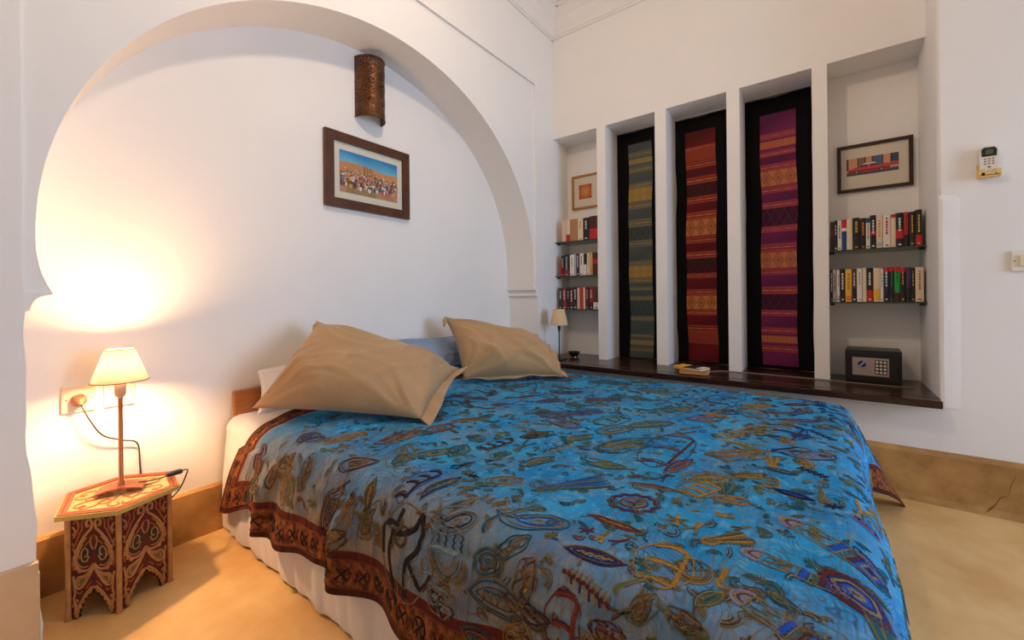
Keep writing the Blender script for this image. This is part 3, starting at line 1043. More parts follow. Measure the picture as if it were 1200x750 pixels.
    ('oval', 1.414, 0.679, 1.515, 0.59, 0.5, 'teal grey gold'),
    ('scribble', 1.266, 0.741, 1.373, 0.674, 0.4, 'teal olive gold'),
    ('wave', 1.13, 0.724, 1.254, 0.696, 0.4, 'gold teal olive'),
    ('scribble', 1.0, 0.73, 1.118, 0.685, 0.4, 'teal gold olive'),
    ('bits', 1.035, 0.275, 1.017, 0.225, 0.7, 'olive ochre gold'),
    ('scribble', 0.81, 0.085, 0.786, 0.034, 0.4, 'teal olive gold'),
    ('bits', 0.632, 0.264, 0.644, 0.214, 0.5, 'olive teal gold'),
    ('scribble', 1.059, -0.039, 0.988, -0.089, 0.3, 'navy lavender teal'),
    ('wave', 0.923, -0.05, 0.863, -0.089, 0.2, 'navy blue teal'),
]

placed = []
def put_motif(kind, u1, v1, u2, v2, asp, cols):
    rnd = random.Random(int(u1 * 1000) * 31 + int(v1 * 1000))
    cu, cv = (u1 + u2) / 2, (v1 + v2) / 2
    ax, ay = (u2 - u1) / 2, (v2 - v1) / 2
    L = math.hypot(ax, ay)
    if L < .02:
        ax, ay = ax / max(L, 1e-4) * .02, ay / max(L, 1e-4) * .02
        L = .02
    bx, by = -ay * asp, ax * asp
    names = []
    mb = MB()
    strokes = motif(kind, rnd, tuple(cols.split()) if kind not in ('cater', 'shield') else ('gold', 'navy', 'maroon'))
    for pl, c, w in strokes:
        if w < .0025 and L < .045:
            continue
        if c not in names:
            names.append(c)
        pts = [(cu + ax * x + bx * y, cv + ay * x + by * y) for x, y in pl]
        stitch(mb, pts, min(w, L * .16 + .0022), names.index(c))
    if mb.v:
        mb.build('embroidered_motif', [THREADS[k] for k in names], spread, smooth=True)
    placed.append((cu, cv, L))

for q in MOTIFS:
    put_motif(*q)
# small filling stitches between the large figures
rf = random.Random(5)
zones = lambda u, v: (('navy', 'teal', 'gold') if u > 1.9 and v < .5 else ('ochre', 'olive', 'gold') if v < .55 and u > 1.2 else
                      ('tan', 'brown', 'ochre') if u < .72 else ('teal', 'teal', 'olive') if v < 1.2 else ('brown', 'teal', 'purple'))
tries = 0
while len(placed) < 240 and tries < 6000:
    tries += 1
    u, v = rf.uniform(UMIN + .12, UMAX - .12), rf.uniform(VMIN + .12, 1.55)
    L = rf.uniform(.034, .070)
    if any((u - a) ** 2 + (v - b) ** 2 < (L * .62 + c * .60) ** 2 for a, b, c in placed):
        continue
    a = rf.choice((0, .3, 1.5, 2.2, 2.8)) + rf.uniform(-.3, .3)
    cs = list(zones(u, v)); rf.shuffle(cs)
    put_motif(rf.choice(('leaf', 'star', 'track', 'scribble', 'scribble', 'oval', 'paisley', 'scribble', 'comb', 'hook', 'fan')),
              u - L * math.cos(a), v - L * math.sin(a), u + L * math.cos(a), v + L * math.sin(a), rf.uniform(.5, .8), ' '.join(cs))
# fine couching stitches scattered over the ground
mb = MB()
fnames = ['olive', 'teal', 'gold', 'brown', 'tan', 'navy', 'grey']
for k in range(1900):
    u, v = rf.uniform(UMIN + .13, UMAX - .13), rf.uniform(VMIN + .13, 1.66)
    if u < .80:
        cs = rf.choice(((3, 4), (4, 0), (2, 3), (0, 4)))
    elif u > 1.95 and v < .55:
        cs = rf.choice(((1, 5), (5, 1), (0, 1), (2, 1)))
    elif v > 1.05:
        cs = rf.choice(((1, 0), (3, 0), (1, 1), (6, 1)))
    else:
        cs = rf.choice(((1, 0), (0, 2), (1, 1), (0, 1), (1, 6)))
    r0 = rf.uniform(.008, .03)
    a0 = rf.uniform(0, 6.28)
    sp = rf.uniform(1.2, 3.6)
    ecc = rf.uniform(.45, 1.0)
    ro = rf.uniform(0, 3.1)
    for q in range(4):
        r = r0 - q * .0048
        if r < .004:
            break
        pts = []
        for i in range(8):
            t = a0 + sp * i / 7
            x, y = r * math.cos(t), r * ecc * math.sin(t)
            pts.append((u + x * math.cos(ro) - y * math.sin(ro), v + x * math.sin(ro) + y * math.cos(ro)))
        stitch(mb, pts, .0024, cs[q % 2], .0012)
fo = mb.build('fine_stitching', [THREADS[k] for k in fnames], spread, smooth=True)
fo['kind'] = 'stuff'
# stitched figures in the border band
mb = MB()
bnames = ['brown', 'black', 'red']
rb = random.Random(3)
v = VMIN + .05
k = 0
while v < VMAX - .04:
    u = UMIN + .055
    for q in range(2):
        stitch(mb, [(u + .022 * math.cos(t * .7 + k), v + .022 * math.sin(t * .7 + k)) for t in range(-3 + q, 4 + q)], .004, (k + q) % 3)
    stitch(mb, [(u - .014, v - .014), (u + .014, v + .014)], .005, 1)
    stitch(mb, [(u - .014, v + .014), (u + .014, v - .014)], .005, 1)
    v += .062; k += 1
for du in (.020, .092):
    stitch(mb, [(UMIN + du, VMIN + .01 + i * .012 ) for i in range(int((VMAX - VMIN - .02) / .012))], .004, 2)
u = UMIN + .11
while u < UMAX - .05:
    for vv in (VMAX - .055,):
        stitch(mb, [(u - .014, vv - .014), (u + .014, vv + .014)], .005, 1)
        stitch(mb, [(u - .014, vv + .014), (u + .014, vv - .014)], .005, 1)
        stitch(mb, [(u + .024 * math.cos(t * .7), vv + .024 * math.sin(t * .7)) for t in range(7)], .004, 0)
    u += .062
bo = mb.build('border_stitching', [THREADS[k] for k in bnames], spread, smooth=True)
bo['kind'] = 'stuff'

# ---- pillows
def pillow(name, TL, BL, BRc, TR, puff, back, label, material, flange=0.0, seed=1, wr=1.0, sag=0.0, dog=None):
    rnd = random.Random(seed)
    TL, BL, BRc, TR = map(Vector, (TL, BL, BRc, TR))
    nrm = ((TR - BL).cross(TL - BRc)).normalized()
    ph = [rnd.uniform(0, 6.28) for _ in range(12)]
    def mid(s, t):
        # outline pulled in between the corners
        p = (BL * (1 - s) + BRc * s) * (1 - t) + (TL * (1 - s) + TR * s) * t
        c = (TL + BL + BRc + TR) / 4
        e = 4 * s * (1 - s) * (1 - (4 * t * (1 - t))) + 4 * t * (1 - t) * (1 - (4 * s * (1 - s)))
        p = p + (c - p) * (.065 * e)
        return p
    def prof(s, t):
        a = max(0.0, 1 - abs(2 * s - 1) ** 2.8)
        b = max(0.0, 1 - abs(2 * t - 1) ** 2.8)
        return (a * b) ** .55
    def wrk(s, t):
        x, y = s - .5, t - .5
        w = .007 * math.sin(7 * (x * math.cos(ph[1]) + y * math.sin(ph[1])) + ph[2]) + .005 * math.sin(9 * x - 6 * y + ph[3])
        for c_, (cx_, cy_) in enumerate(((0, 0), (1, 0), (1, 1), (0, 1))):
            dx_, dy_ = s - cx_, t - cy_
            d_ = math.hypot(dx_, dy_)
            an = math.atan2(abs(dy_), abs(dx_)) + .25 * math.sin(6 * d_ + ph[4 + c_])
            rid = math.sin((13, 10, 12, 9)[c_] * an + ph[c_])
            w += .016 * (max(0, rid) ** 2 - .35) * math.exp(-(d_ / .42) ** 2)
            rid = math.sin(27 * an + ph[c_ + 3])
            w += .006 * (max(0, rid) ** 3) * math.exp(-(d_ / .33) ** 2)
        # sagging folds along the lower edge
        fo_ = math.sin(10 * s + 8 * t + 1.5 * math.sin(5 * s + ph[8]) + ph[9])
        w += .014 * max(0, fo_) ** 2 * math.exp(-((t - .22) / .2) ** 2)
        fo_ = math.sin(22 * s - 9 * t + 2 * math.sin(4 * t + ph[10]))
        w += .005 * max(0, fo_) ** 3 * math.exp(-((t - .3) / .3) ** 2)
        return w * wr
    N = 72
    m = MB()
    m.grid(lambda s, t: mid(s, t) + nrm * (prof(s, t) * (puff + wrk(s, t))), N, N)
    m.grid(lambda s, t: mid(s, t) - nrm * (prof(s, t) * back), N, N)
    # weld rims
    o = thing(name, tuple(Vector((sum(p.x for p in (TL, BL, BRc, TR)) / 4, sum(p.y for p in (TL, BL, BRc, TR)) / 4, min(p.z for p in (TL, BL, BRc, TR))))), label, 'pillow')
    body = m.build('pillowcase', material, o, smooth=True)
    bm = bmesh.new(); bm.from_mesh(body.data)
    bmesh.ops.remove_doubles(bm, verts=bm.verts, dist=.0008)
    bmesh.ops.recalc_face_normals(bm, faces=bm.faces)
    for f in bm.faces:
        f.smooth = True
    bm.to_mesh(body.data); bm.free()
    if dog:
        for c0, d0 in dog:
            c0 = Vector(c0); d0 = Vector(d0)
            m = MB(); m.tube(spline([c0 - d0 * .12, c0 + d0 * .25 + nrm * .006, c0 + d0 * .65 + nrm * .008, c0 + d0 * 1.15], 4), [.005, .009, .012, .0135, .0145, .015, .0145, .0135, .012, .010, .008, .006, .003], 10)
            m.build('corner_tuck', material, o, smooth=True)
    if flange:
        m = MB()
        c = (TL + BL + BRc + TR) / 4
        for (a, b, k) in flange_sides(flange):
            def fl(s, t, a=a, b=b, k=k):
                st = (lerp(a[0], b[0], s), lerp(a[1], b[1], s))
                p = mid(*st)
                o_ = (p - c); o_ -= nrm * o_.dot(nrm); o_.normalize()
                wv = .012 * math.sin(9 * s + ph[6]) + .007 * math.sin(23 * s + ph[7])
                return p - o_ * .006 + o_ * (t * k * (1 + .18 * math.sin(7 * s + ph[8]))) + nrm * wv * t
            m.grid(fl, 40, 4)
        m.build('flange', material, o, smooth=True).modifiers.new('thick', 'SOLIDIFY').thickness = .004
    return o

def flange_sides(kind):
    R_ = ((1, 0), (1, 1), .055)
    B_ = ((0, 0), (1, 0), .022)
    T_ = ((0, 1), (1, 1), .018)
    L_ = ((0, 0), (0, 1), .020)
    return {1: [R_, T_], 2: [B_, L_], 3: [R_, B_, T_]}[kind]

TANL = mat('tan_linen', (180, 146, 106), .85, var=.10, vscale=5, bump=.22, bscale=34, spec=.15, sheen=.25)
WHITEL = mat('white_cotton', (222, 214, 208), .85, bump=.15, bscale=30, spec=.15)
BLUEL = mat('blue_cotton', (134, 152, 178), .85, bump=.15, bscale=30, spec=.15)
pillow('pillow', (.80, 2.07, .665), (.72, 1.86, .515), (1.36, 1.85, .515), (1.34, 2.07, .70), .065, .035, 'white pillow tucked behind the large tan pillow beside the lamp', WHITEL, 0, 3)
pillow('pillow', (1.52, 2.07, .74), (1.50, 1.90, .50), (2.15, 1.88, .50), (2.18, 2.07, .72), .06, .035, 'blue pillow half hidden behind the two tan pillows', BLUEL, 0, 4)
pillow('pillow', (1.010, 1.925, .877), (.690, 1.83, .555), (1.080, 1.27, .513), (1.500, 1.49, .625), .150, .03, 'large tan linen pillow leaning at the bed side nearest the lit lamp', TANL, 1, 7, 1.9, 0, [((1.010, 1.925, .868), (-.025, -.02, -.045))])
pillow('pillow', (1.850, 1.94, .862), (1.735, 1.67, .520), (2.190, 1.285, .512), (2.395, 1.53, .665), .135, .03, 'smaller tan linen pillow propped at the bed side next to the wooden ledge', TANL, 3, 12, 1.8, 0, [((1.850, 1.94, .852), (-.025, -.02, -.04)), ((2.385, 1.53, .655), (.03, -.02, -.04))])

# ================================================================== carved hexagonal table with lamp
TC = (0.318, 1.932); TH = .338; TR_ = .172; LR = .139; TA = math.radians(-99)
tbl = thing('hexagonal_side_table', (TC[0], TC[1], 0), 'small hexagonal carved and painted wooden side table beside the bed', 'side table')
REDW = mat('dark_red_paint', (88, 28, 18), .5, var=.3, vscale=30, bump=.15, bscale=120)
TANW = mat('tan_carved_wood', (186, 130, 76), .5, var=.3, vscale=40, bump=.1, bscale=150)
EDGEW = mat('gilded_edge', (196, 168, 92), .5, var=.2, vscale=30)
DKGR = mat('green_black_paint', (44, 44, 34), .5, var=.3, vscale=60)
OLIVEW = mat('olive_paint', (112, 100, 58), .5, var=.2, vscale=60)
ORANGEW = mat('orange_lacquer', (162, 82, 42), .4, var=.2, vscale=25)
CREAMW = mat('cream_inlay', (226, 190, 132), .5, var=.15, vscale=30)
HEXA = (-101, -36, 21, 78, 131, 203)
def hexv(r, k):
    a = math.radians(HEXA[k % 6])
    return Vector((TC[0] + r * math.cos(a), TC[1] + r * math.sin(a), 0))
def hexring(mb, r0, r1, z0, z1, mi=0):
    n = 6
    vs = []
    for k in range(6):
        for r in (r0, r1):
            for z in (z0, z1):
                p = hexv(r, k); vs.append((p.x, p.y, z))
    fs = []
    for k in range(6):
        a, b = 4 * k, 4 * ((k + 1) % 6)
        fs += [(a, a + 1, b + 1, b), (a + 2, b + 2, b + 3, a + 3), (a + 1, a + 3, b + 3, b + 1), (a, b, b + 2, a + 2)]
    mb.add(vs, fs, mi)
def hexslab(mb, r, z0, z1, mi=0):
    vs = [(hexv(r, k).x, hexv(r, k).y, z) for z in (z0, z1) for k in range(6)]
    mb.add(vs, [tuple(range(5, -1, -1)), tuple(range(6, 12))] + [(k, (k + 1) % 6, (k + 1) % 6 + 6, k + 6) for k in range(6)], mi)
m = MB(); hexslab(m, TR_ - .004, TH - .017, TH - .006); m.build('top_board', CREAMW, tbl)
m = MB(); hexring(m, TR_ - .005, TR_, TH - .018, TH - .003); m.build('top_edge', EDGEW, tbl)
m = MB(); hexring(m, TR_ - .015, TR_ - .005, TH - .012, TH); m.build('top_rim', ORANGEW, tbl)
m = MB(); hexring(m, TR_ - .019, TR_ - .015, TH - .012, TH - .001); m.build('top_rim', REDW, tbl)
m = MB(); hexring(m, TR_ - .029, TR_ - .019, TH - .012, TH); m.build('top_rim', ORANGEW, tbl)
m = MB()
def ztube(mb, pts2, z, r):
    mb.tube([(TC[0] + x, TC[1] + y, z) for x, y in pts2], r, 5)
for k in range(6):
    a = TA + k * math.pi / 3
    for s in (-1, 1):
        pts = [(.02, 0), (.05, .012 * s), (.085, .03 * s), (.112, .022 * s), (.112, .004 * s), (.095, .006 * s)]
        ztube(m, [(x * math.cos(a) - y * math.sin(a), x * math.sin(a) + y * math.cos(a)) for x, y in spline(pts, 4)], TH - .005, .0028)
    pts = [(.05, -.04), (.075, -.052), (.08, -.03), (.06, -.022), (.05, -.04)]
    a += math.pi / 6
    ztube(m, [(x * math.cos(a) - y * math.sin(a), x * math.sin(a) + y * math.cos(a)) for x, y in spline([(p, q + .035) for p, q in pts], 4)], TH - .005, .0028)
m.build('top_carving', TANW, tbl)
# side panels
Z1 = TH - .018
def panel_outline():
    half = [(.5, 0), (.5, 1)]
    cut = [(.345, 0), (.36, .035), (.325, .05), (.335, .085), (.285, .098), (.28, .135), (.225, .145), (.215, .185), (.16, .19), (.13, .225), (.075, .228), (.045, .255), (0, .285)]
    right = [(.5, 1), (.5, 0)] + cut
    left = [(-x, z) for x, z in reversed(cut[:-1])] + [(-.5, 0), (-.5, 1)]
    return right + left
OUT = panel_outline()
curves = [   # half pattern: (points, radius, set)
    ([(.0, .52), (.10, .47), (.24, .46), (.36, .50), (.41, .57), (.37, .66), (.27, .75), (.15, .82), (.05, .87), (.04, .93), (.10, .955), (.155, .93), (.14, .89), (.10, .90)], .0044, 0),
    ([(.0, .50), (.06, .44), (.15, .37), (.27, .30), (.37, .30), (.40, .35), (.34, .40), (.22, .41), (.10, .44), (.0, .50)], .0042, 0),
    ([(.43, .93), (.36, .95), (.32, .90), (.36, .84), (.43, .79)], .0032, 1),
    ([(.20, .96), (.25, .92), (.24, .87), (.30, .83), (.38, .74), (.45, .68)], .0030, 1),
    ([(.10, .60), (.16, .55), (.25, .56), (.27, .63), (.20, .68), (.13, .65), (.15, .60), (.20, .60)], .0026, 2),
    ([(.02, .66), (.07, .72), (.06, .78)], .0024, 2),
    ([(.45, .42), (.41, .26), (.44, .20), (.40, .14), (.42, .05)], .0036, 0),
    ([(.05, .30), (.12, .265), (.20, .225), (.26, .18), (.33, .135), (.38, .09), (.40, .02)], .0036, 0),
    ([(.43, .62), (.46, .55), (.43, .47)], .0028, 1),
]
def inner(pts, cx, cz, k):
    return [(cx + (x - cx) * k, cz + (z - cz) * k) for x, z in pts]
curves.append((inner(curves[0][0][1:8], .2, .62, .80), .0022, 0))
curves.append((inner(curves[1][0], .24, .36, .62), .0024, 0))
curves += [([(.03, .985), (.06, .965), (.16, .975), (.24, .985)], .003, 0),
           ([(.44, .985), (.40, .965), (.30, .975)], .003, 1),
           ([(.46, .90), (.40, .86), (.42, .82), (.46, .83)], .0026, 0),
           ([(.47, .74), (.43, .71), (.45, .67)], .0026, 0),
           ([(.46, .30), (.36, .26), (.30, .24), (.26, .265)], .0026, 1),
           ([(.46, .12), (.43, .17), (.38, .19), (.35, .165)], .0026, 0),
           ([(.05, .345), (.11, .32), (.17, .285)], .0026, 1),
           ([(.02, .80), (.06, .76), (.13, .73), (.20, .70)], .0024, 1),
           ([(.30, .58), (.33, .62), (.30, .67), (.24, .71)], .0024, 2)]
cute = [(x + (.012 if x > .02 else 0), z + .012) for x, z in [(0, .285), (.045, .255), (.075, .228), (.13, .225), (.16, .19), (.215, .185), (.225, .145), (.28, .135), (.285, .098), (.335, .085), (.325, .05), (.36, .035), (.345, 0)]]
curves.append((cute, .0030, 0))
scal = [(.405, .60), (.415, .545), (.37, .50), (.30, .465), (.38, .66)]
for k in range(6):
    a, b = hexv(LR, k), hexv(LR, k + 1)
    ex = (b - a); W = ex.length - .012; ex.normalize()
    c = (a + b) / 2
    nn = Vector((c.x - TC[0], c.y - TC[1], 0)).normalized()
    def P3(x, z, t, c=c, ex=ex, nn=nn, W=W):
        p = c + ex * (x * W) + nn * t
        return (p.x, p.y, z * Z1)
    m = MB(); m.prism(OUT, P3, -.012, 0)
    pan = m.build('side_panel', REDW, tbl)
    for s_, mt in ((0, TANW), (1, ORANGEW), (2, TANW)):
        m = MB()
        for pts, r, cs in curves:
            if cs != s_:
                continue
            for sg in (-1, 1):
                m.tube([P3(x * sg, z, .0006) for x, z in spline(pts, 5)], r * .88, 6)
        if s_ == 0:
            for x, z in scal:
                for sg in (-1, 1):
                    m.tube([P3(x * sg + .03 * math.cos(t), z + .014 * math.sin(t), .0015) for t in [i * .785 for i in range(8)]], .0030, 5, closed=True)
        m.build('carving', mt, pan, smooth=True)['kind'] = 'stuff'
    for sg in (-1, 1):
        m = MB()
        m.prism([(sg * (.19 + .15 * math.cos(t)) , .61 + .085 * math.sin(t) + .03 * math.cos(t) * -1) for t in [i * .42 for i in range(15)]], P3, -.001, .0012)
        m.build('painted_field', DKGR, pan)
    for sg in (-1, 1):
        m = MB()
        m.prism([(sg * (.25 + .11 * math.cos(t)), .355 + .033 * math.sin(t) - .03 * math.cos(t)) for t in [i * .42 for i in range(15)]], P3, -.001, .0012)
        m.build('painted_field', OLIVEW, pan)
for k in range(6):
    p = hexv(LR + .001, k)
    m = MB(); m.tube([(p.x, p.y, .0), (p.x, p.y, .012), (p.x, p.y, Z1)], [.010, .0075, .0075], 8)
    m.build('corner_post', TANW, tbl, smooth=True, angle=.8)

# lamp on the table
def shade_shell(mb, c, r0, r1, z0, z1, n=48, t=.0015):
    mb.lathe([(r0, z0), (r1, z1), (r1 - t, z1), (r0 - t, z0), (r0, z0)], c, n, caps=False)
LX, LY = .322, 1.938
lamp = thing('table_lamp', (LX, LY, TH), 'lit bronze table lamp with cream conical shade on the carved table', 'table lamp')
m = MB()
def saddle(s, t):
    x, y = (s - .5) * .125, (t - .5) * .075
    return x, y, .016 - .012 * (2 * s - 1) ** 2 + 0
ca, sa = math.cos(math.radians(-22)), math.sin(math.radians(-22))
def sadtop(s, t):
    x, y, z = saddle(s, t); return (LX + x * ca - y * sa, LY + x * sa + y * ca, TH + .004 + z)
def sadbot(s, t):
    x, y, z = saddle(s, t); return (LX + x * ca - y * sa, LY + x * sa + y * ca, TH + .0008 + z * .9)
m.grid(sadtop, 16, 2); m.grid(sadbot, 16, 2)
for e in (0, 1):
    m.grid(lambda s, t: Vector(sadtop(s, e)).lerp(Vector(sadbot(s, e)), t), 16, 1)
    m.grid(lambda s, t: Vector(sadtop(e, s)).lerp(Vector(sadbot(e, s)), t), 2, 1)
m.build('base', BRONZE, lamp, smooth=True, angle=.7)
m = MB(); m.lathe([(.010, TH + .018), (.0095, TH + .03), (.0065, TH + .034), (.0065, .662)], (LX, LY), 16); m.build('stem', BRONZE, lamp, smooth=True, angle=.8)
m = MB(); m.lathe([(.007, .655), (.013, .662), (.0155, .672), (.0155, .72), (.013, .728)], (LX, LY), 18); m.build('bulb_holder', mat('bakelite_beige', (206, 168, 134), .45), lamp, smooth=True, angle=.8)
m = MB(); shade_shell(m, (LX, LY), .075, .039, .712, .822); sh = m.build('lamp_shade', shade_mat('cream_shade', (255, 248, 234), .88), lamp, smooth=True)
m = MB(); m.tube([(LX + .075 * math.cos(a), LY + .075 * math.sin(a), .713) for a in [i * math.pi / 20 for i in range(40)]], .0016, 5, closed=True)
m.tube([(LX + .039 * math.cos(a), LY + .039 * math.sin(a), .8215) for a in [i * math.pi / 20 for i in range(40)]], .0014, 5, closed=True)
for a in (0, 2.09, 4.19):
    m.tube([(LX + .0155 * math.cos(a), LY + .0155 * math.sin(a), .725), (LX + .069 * math.cos(a), LY + .069 * math.sin(a), .725)], .0012, 4)
m.build('shade_wire', mat('brass_wire', (150, 110, 60), .4, metal=.7), sh)['kind'] = 'stuff'
m = MB(); m.lathe([(.006, .728), (.010, .745), (.012, .760), (.021, .778), (.021, .791), (.012, .806), (.002, .811)], (LX, LY), 16)
m.build('bulb', emission_mat('lit_bulb', (1.0, .57, .27), 1500.0), lamp, smooth=True)
# cord, in-line switch, plug
SK1 = (.242, 2.112, .640)
m = MB()
cord1 = spline([(SK1[0], 2.075, SK1[2] - .006), (.262, 2.07, .575), (.298, 2.085, .505), (.352, 2.095, .470), (.395, 2.097, .445), (.402, 2.098, .36), (.41, 2.095, .25), (.45, 2.06, .20), (.50, 2.03, .24), (.515, 1.97, .325), (.50, 1.93, .350), (.475, 1.915, .352)], 8)
m.tube(cord1, .0026, 6)
cord2 = spline([(.365, 1.925, .352), (.40, 1.93, .345), (.43, 1.925, .346), (.452, 1.918, .352)], 6)
m.tube(cord2, .0026, 6)
m.build('cord', mat('dark_cord', (70, 56, 46), .5), lamp, smooth=True)
m = MB(); m.rbox(.438, .487, 1.905, 1.927, .346, .362, .006, 3); m.build('cord_switch', BLACKMETAL, lamp, smooth=True)
m = MB()
pth = [(SK1[0], 2.105, SK1[2]), (SK1[0], 2.094, SK1[2]), (SK1[0], 2.085, SK1[2]), (SK1[0], 2.072, SK1[2] - .004), (SK1[0] + .002, 2.066, SK1[2] - .012)]
m.tube(pth, [.020, .020, .019, .010, .004], 16)
m.build('plug', mat('copper_plug', (186, 104, 76), .4), lamp, smooth=True, angle=.7)

# wall sockets
SOCK = mat('socket_plastic', (236, 216, 186), .45)
for i, (x0, x1, z0, z1) in enumerate(((.199, .285, .598, .690), (.305, .391, .598, .690))):
    s = thing('wall_socket', ((x0 + x1) / 2, YR - .006, z0), ('cream wall socket holding the lamp plug', 'empty cream wall socket behind the lit table lamp')[i], 'socket')
    m = MB(); m.rbox(x0, x1, YR - .010, YR, z0, z1, .003, 2); m.build('plate', SOCK, s)
    cx, cz = (x0 + x1) / 2, (z0 + z1) / 2
    m = MB()
    for k in range(28):
        pass
    ring = [(cx + .021 * math.cos(a), YR - .0105, cz + .021 * math.sin(a)) for a in [k * math.pi / 14 for k in range(28)]]
    m.tube(ring, .0016, 5, closed=True); m.build('socket_rim', SOCK, s)
    for sg in (-1, 1):
        m = MB(); m.tube([(cx + sg * .031, YR - .0095, cz), (cx + sg * .031, YR - .0118, cz)], .0026, 8); m.build('screw', mat('screw_grey', (120, 96, 80), .4, metal=.6), s)

# ================================================================== things on the alcove wall
# pierced copper sconce
SX, SZ0, SZ1, SRX, SRY = 1.424, 2.015, 2.352, .087, .105
COPPER = mat('pierced_copper', (118, 76, 42), .36, metal=.7, var=.4, vscale=16, bump=.25, bscale=70, col2=(70, 44, 26))
sc = thing('wall_sconce', (SX, YR, SZ0), 'pierced copper half-cylinder wall sconce hanging above the framed market painting', 'sconce')
NTH, NZ = 54, 78
m = MB()
vs, fs = [], []
for j in range(NZ + 1):
    for i in range(NTH + 1):
        a = math.pi * i / NTH
        wv = 1 + .012 * math.sin(j * .33) * math.sin(a)
        vs.append((SX - SRX * math.cos(a) * wv, YR - SRY * math.sin(a) * wv, lerp(SZ0, SZ1, j / NZ)))
def hole(i, j):
    if j < 3 or j > NZ - 4 or i < 2 or i > NTH - 3:
        return False
    if 4 <= j <= 9:
        return i % 3 == 0 and j in (5, 8)
    if NZ - 10 <= j <= NZ - 5:
        return i % 3 == 0 and j in (NZ - 6, NZ - 9)
    ii, jj = i % 12 - 6, j % 13 - 6
    r = math.hypot(ii, jj)
    if 3.4 < r < 4.4 and (i + j) % 2 == 0:
        return True
    return (ii, jj) == (0, 0) or (abs(ii) == 2 and abs(jj) == 2) or (abs(ii) == 6 and jj == -6)
for j in range(NZ):
    for i in range(NTH):
        if not hole(i, j):
            b = j * (NTH + 1) + i
            fs.append((b, b + 1, b + NTH + 2, b + NTH + 1))
m.add(vs, fs)
so = m.build('pierced_shade', COPPER, sc, smooth=True)
so.modifiers.new('thick', 'SOLIDIFY').thickness = .0016
m = MB()
for z in (SZ0, SZ1):
    m.tube([(SX - SRX * math.cos(a), YR - SRY * math.sin(a), z) for a in [math.pi * i / 24 for i in range(25)]], .0030, 6)
m.build('rolled_rim', COPPER, sc, smooth=True)
m = MB(); m.rbox(SX - .02, SX + .02, YR - .02, YR, 2.14, 2.24, .003, 1); m.tube([(SX, YR - .02, 2.19), (SX, YR - .05, 2.19), (SX, YR - .055, 2.205)], .006, 6)
m.build('bracket', BLACKMETAL, sc)
m = MB(); m.lathe([(.010, 2.195), (.013, 2.21), (.013, 2.24), (.022, 2.262), (.024, 2.285), (.012, 2.303), (.003, 2.306)], (SX, YR - .055), 14)
m.build('bulb', mat('unlit_bulb', (230, 225, 215), .2), sc, smooth=True)

# framed picture helper: lies in a plane; O = lower-left corner, ex/ez axes, n towards the viewer
def framed(name, O, ex, n, W, H, fw, mw, mh, paint, label, framemat, nu, nv, thick=.022, mats=None, asym=None, tilt=0.0):
    ez = Vector((0, 0, 1))
    O = Vector(O); ex = Vector(ex); n = Vector(n)
    base = O + ex * (W / 2)
    t = thing(name, tuple(base), label, 'picture')
    def P(x, z, d):
        return O + ex * x + ez * z + n * d + n * (tilt * z)
    def quadbar(m, corners, d0, d1):
        vs = [P(x, z, d) for d in (d0, d1) for x, z in corners]
        m.add(vs, [(3, 2, 1, 0), (4, 5, 6, 7)] + [(k, (k + 1) % 4, (k + 1) % 4 + 4, k + 4) for k in range(4)])
    bars = [[(0, 0), (W, 0), (W - fw, fw), (fw, fw)], [(W, 0), (W, H), (W - fw, H - fw), (W - fw, fw)],
            [(W, H), (0, H), (fw, H - fw), (W - fw, H - fw)], [(0, H), (0, 0), (fw, fw), (fw, H - fw)]]
    for b in bars:
        m = MB(); quadbar(m, b, .001, thick)
        o = m.build('frame_bar', framemat, t)
    m = MB(); quadbar(m, [(fw * .8, fw * .8), (W - fw * .8, fw * .8), (W - fw * .8, H - fw * .8), (fw * .8, H - fw * .8)], .002, thick * .45)
    mt = m.build('mat_board', CREAMMAT, t)
    x0, x1, z0, z1 = fw + mw, W - fw - mw, fw + mh, H - fw - mh
    if asym:
        x0, x1, z0, z1 = asym
    m = MB()
    m.grid(lambda s, q: P(lerp(x0, x1, s), lerp(z0, z1, q), thick * .45 + .0006), nu, nv, colfn=lambda s, q: paint(s, q))
    m.build('print', painted_mat('printed_picture', .6), t)
    m = MB(); quadbar(m, [(fw, fw), (W - fw, fw), (W - fw, H - fw), (fw, H - fw)], thick * .62, thick * .68)
    m.build('glass_pane', PICGLASS, t)
    return t

def hsh(i, j, k=0):
    x = math.sin(i * 127.1 + j * 311.7 + k * 74.7) * 43758.5453
    return x - math.floor(x)

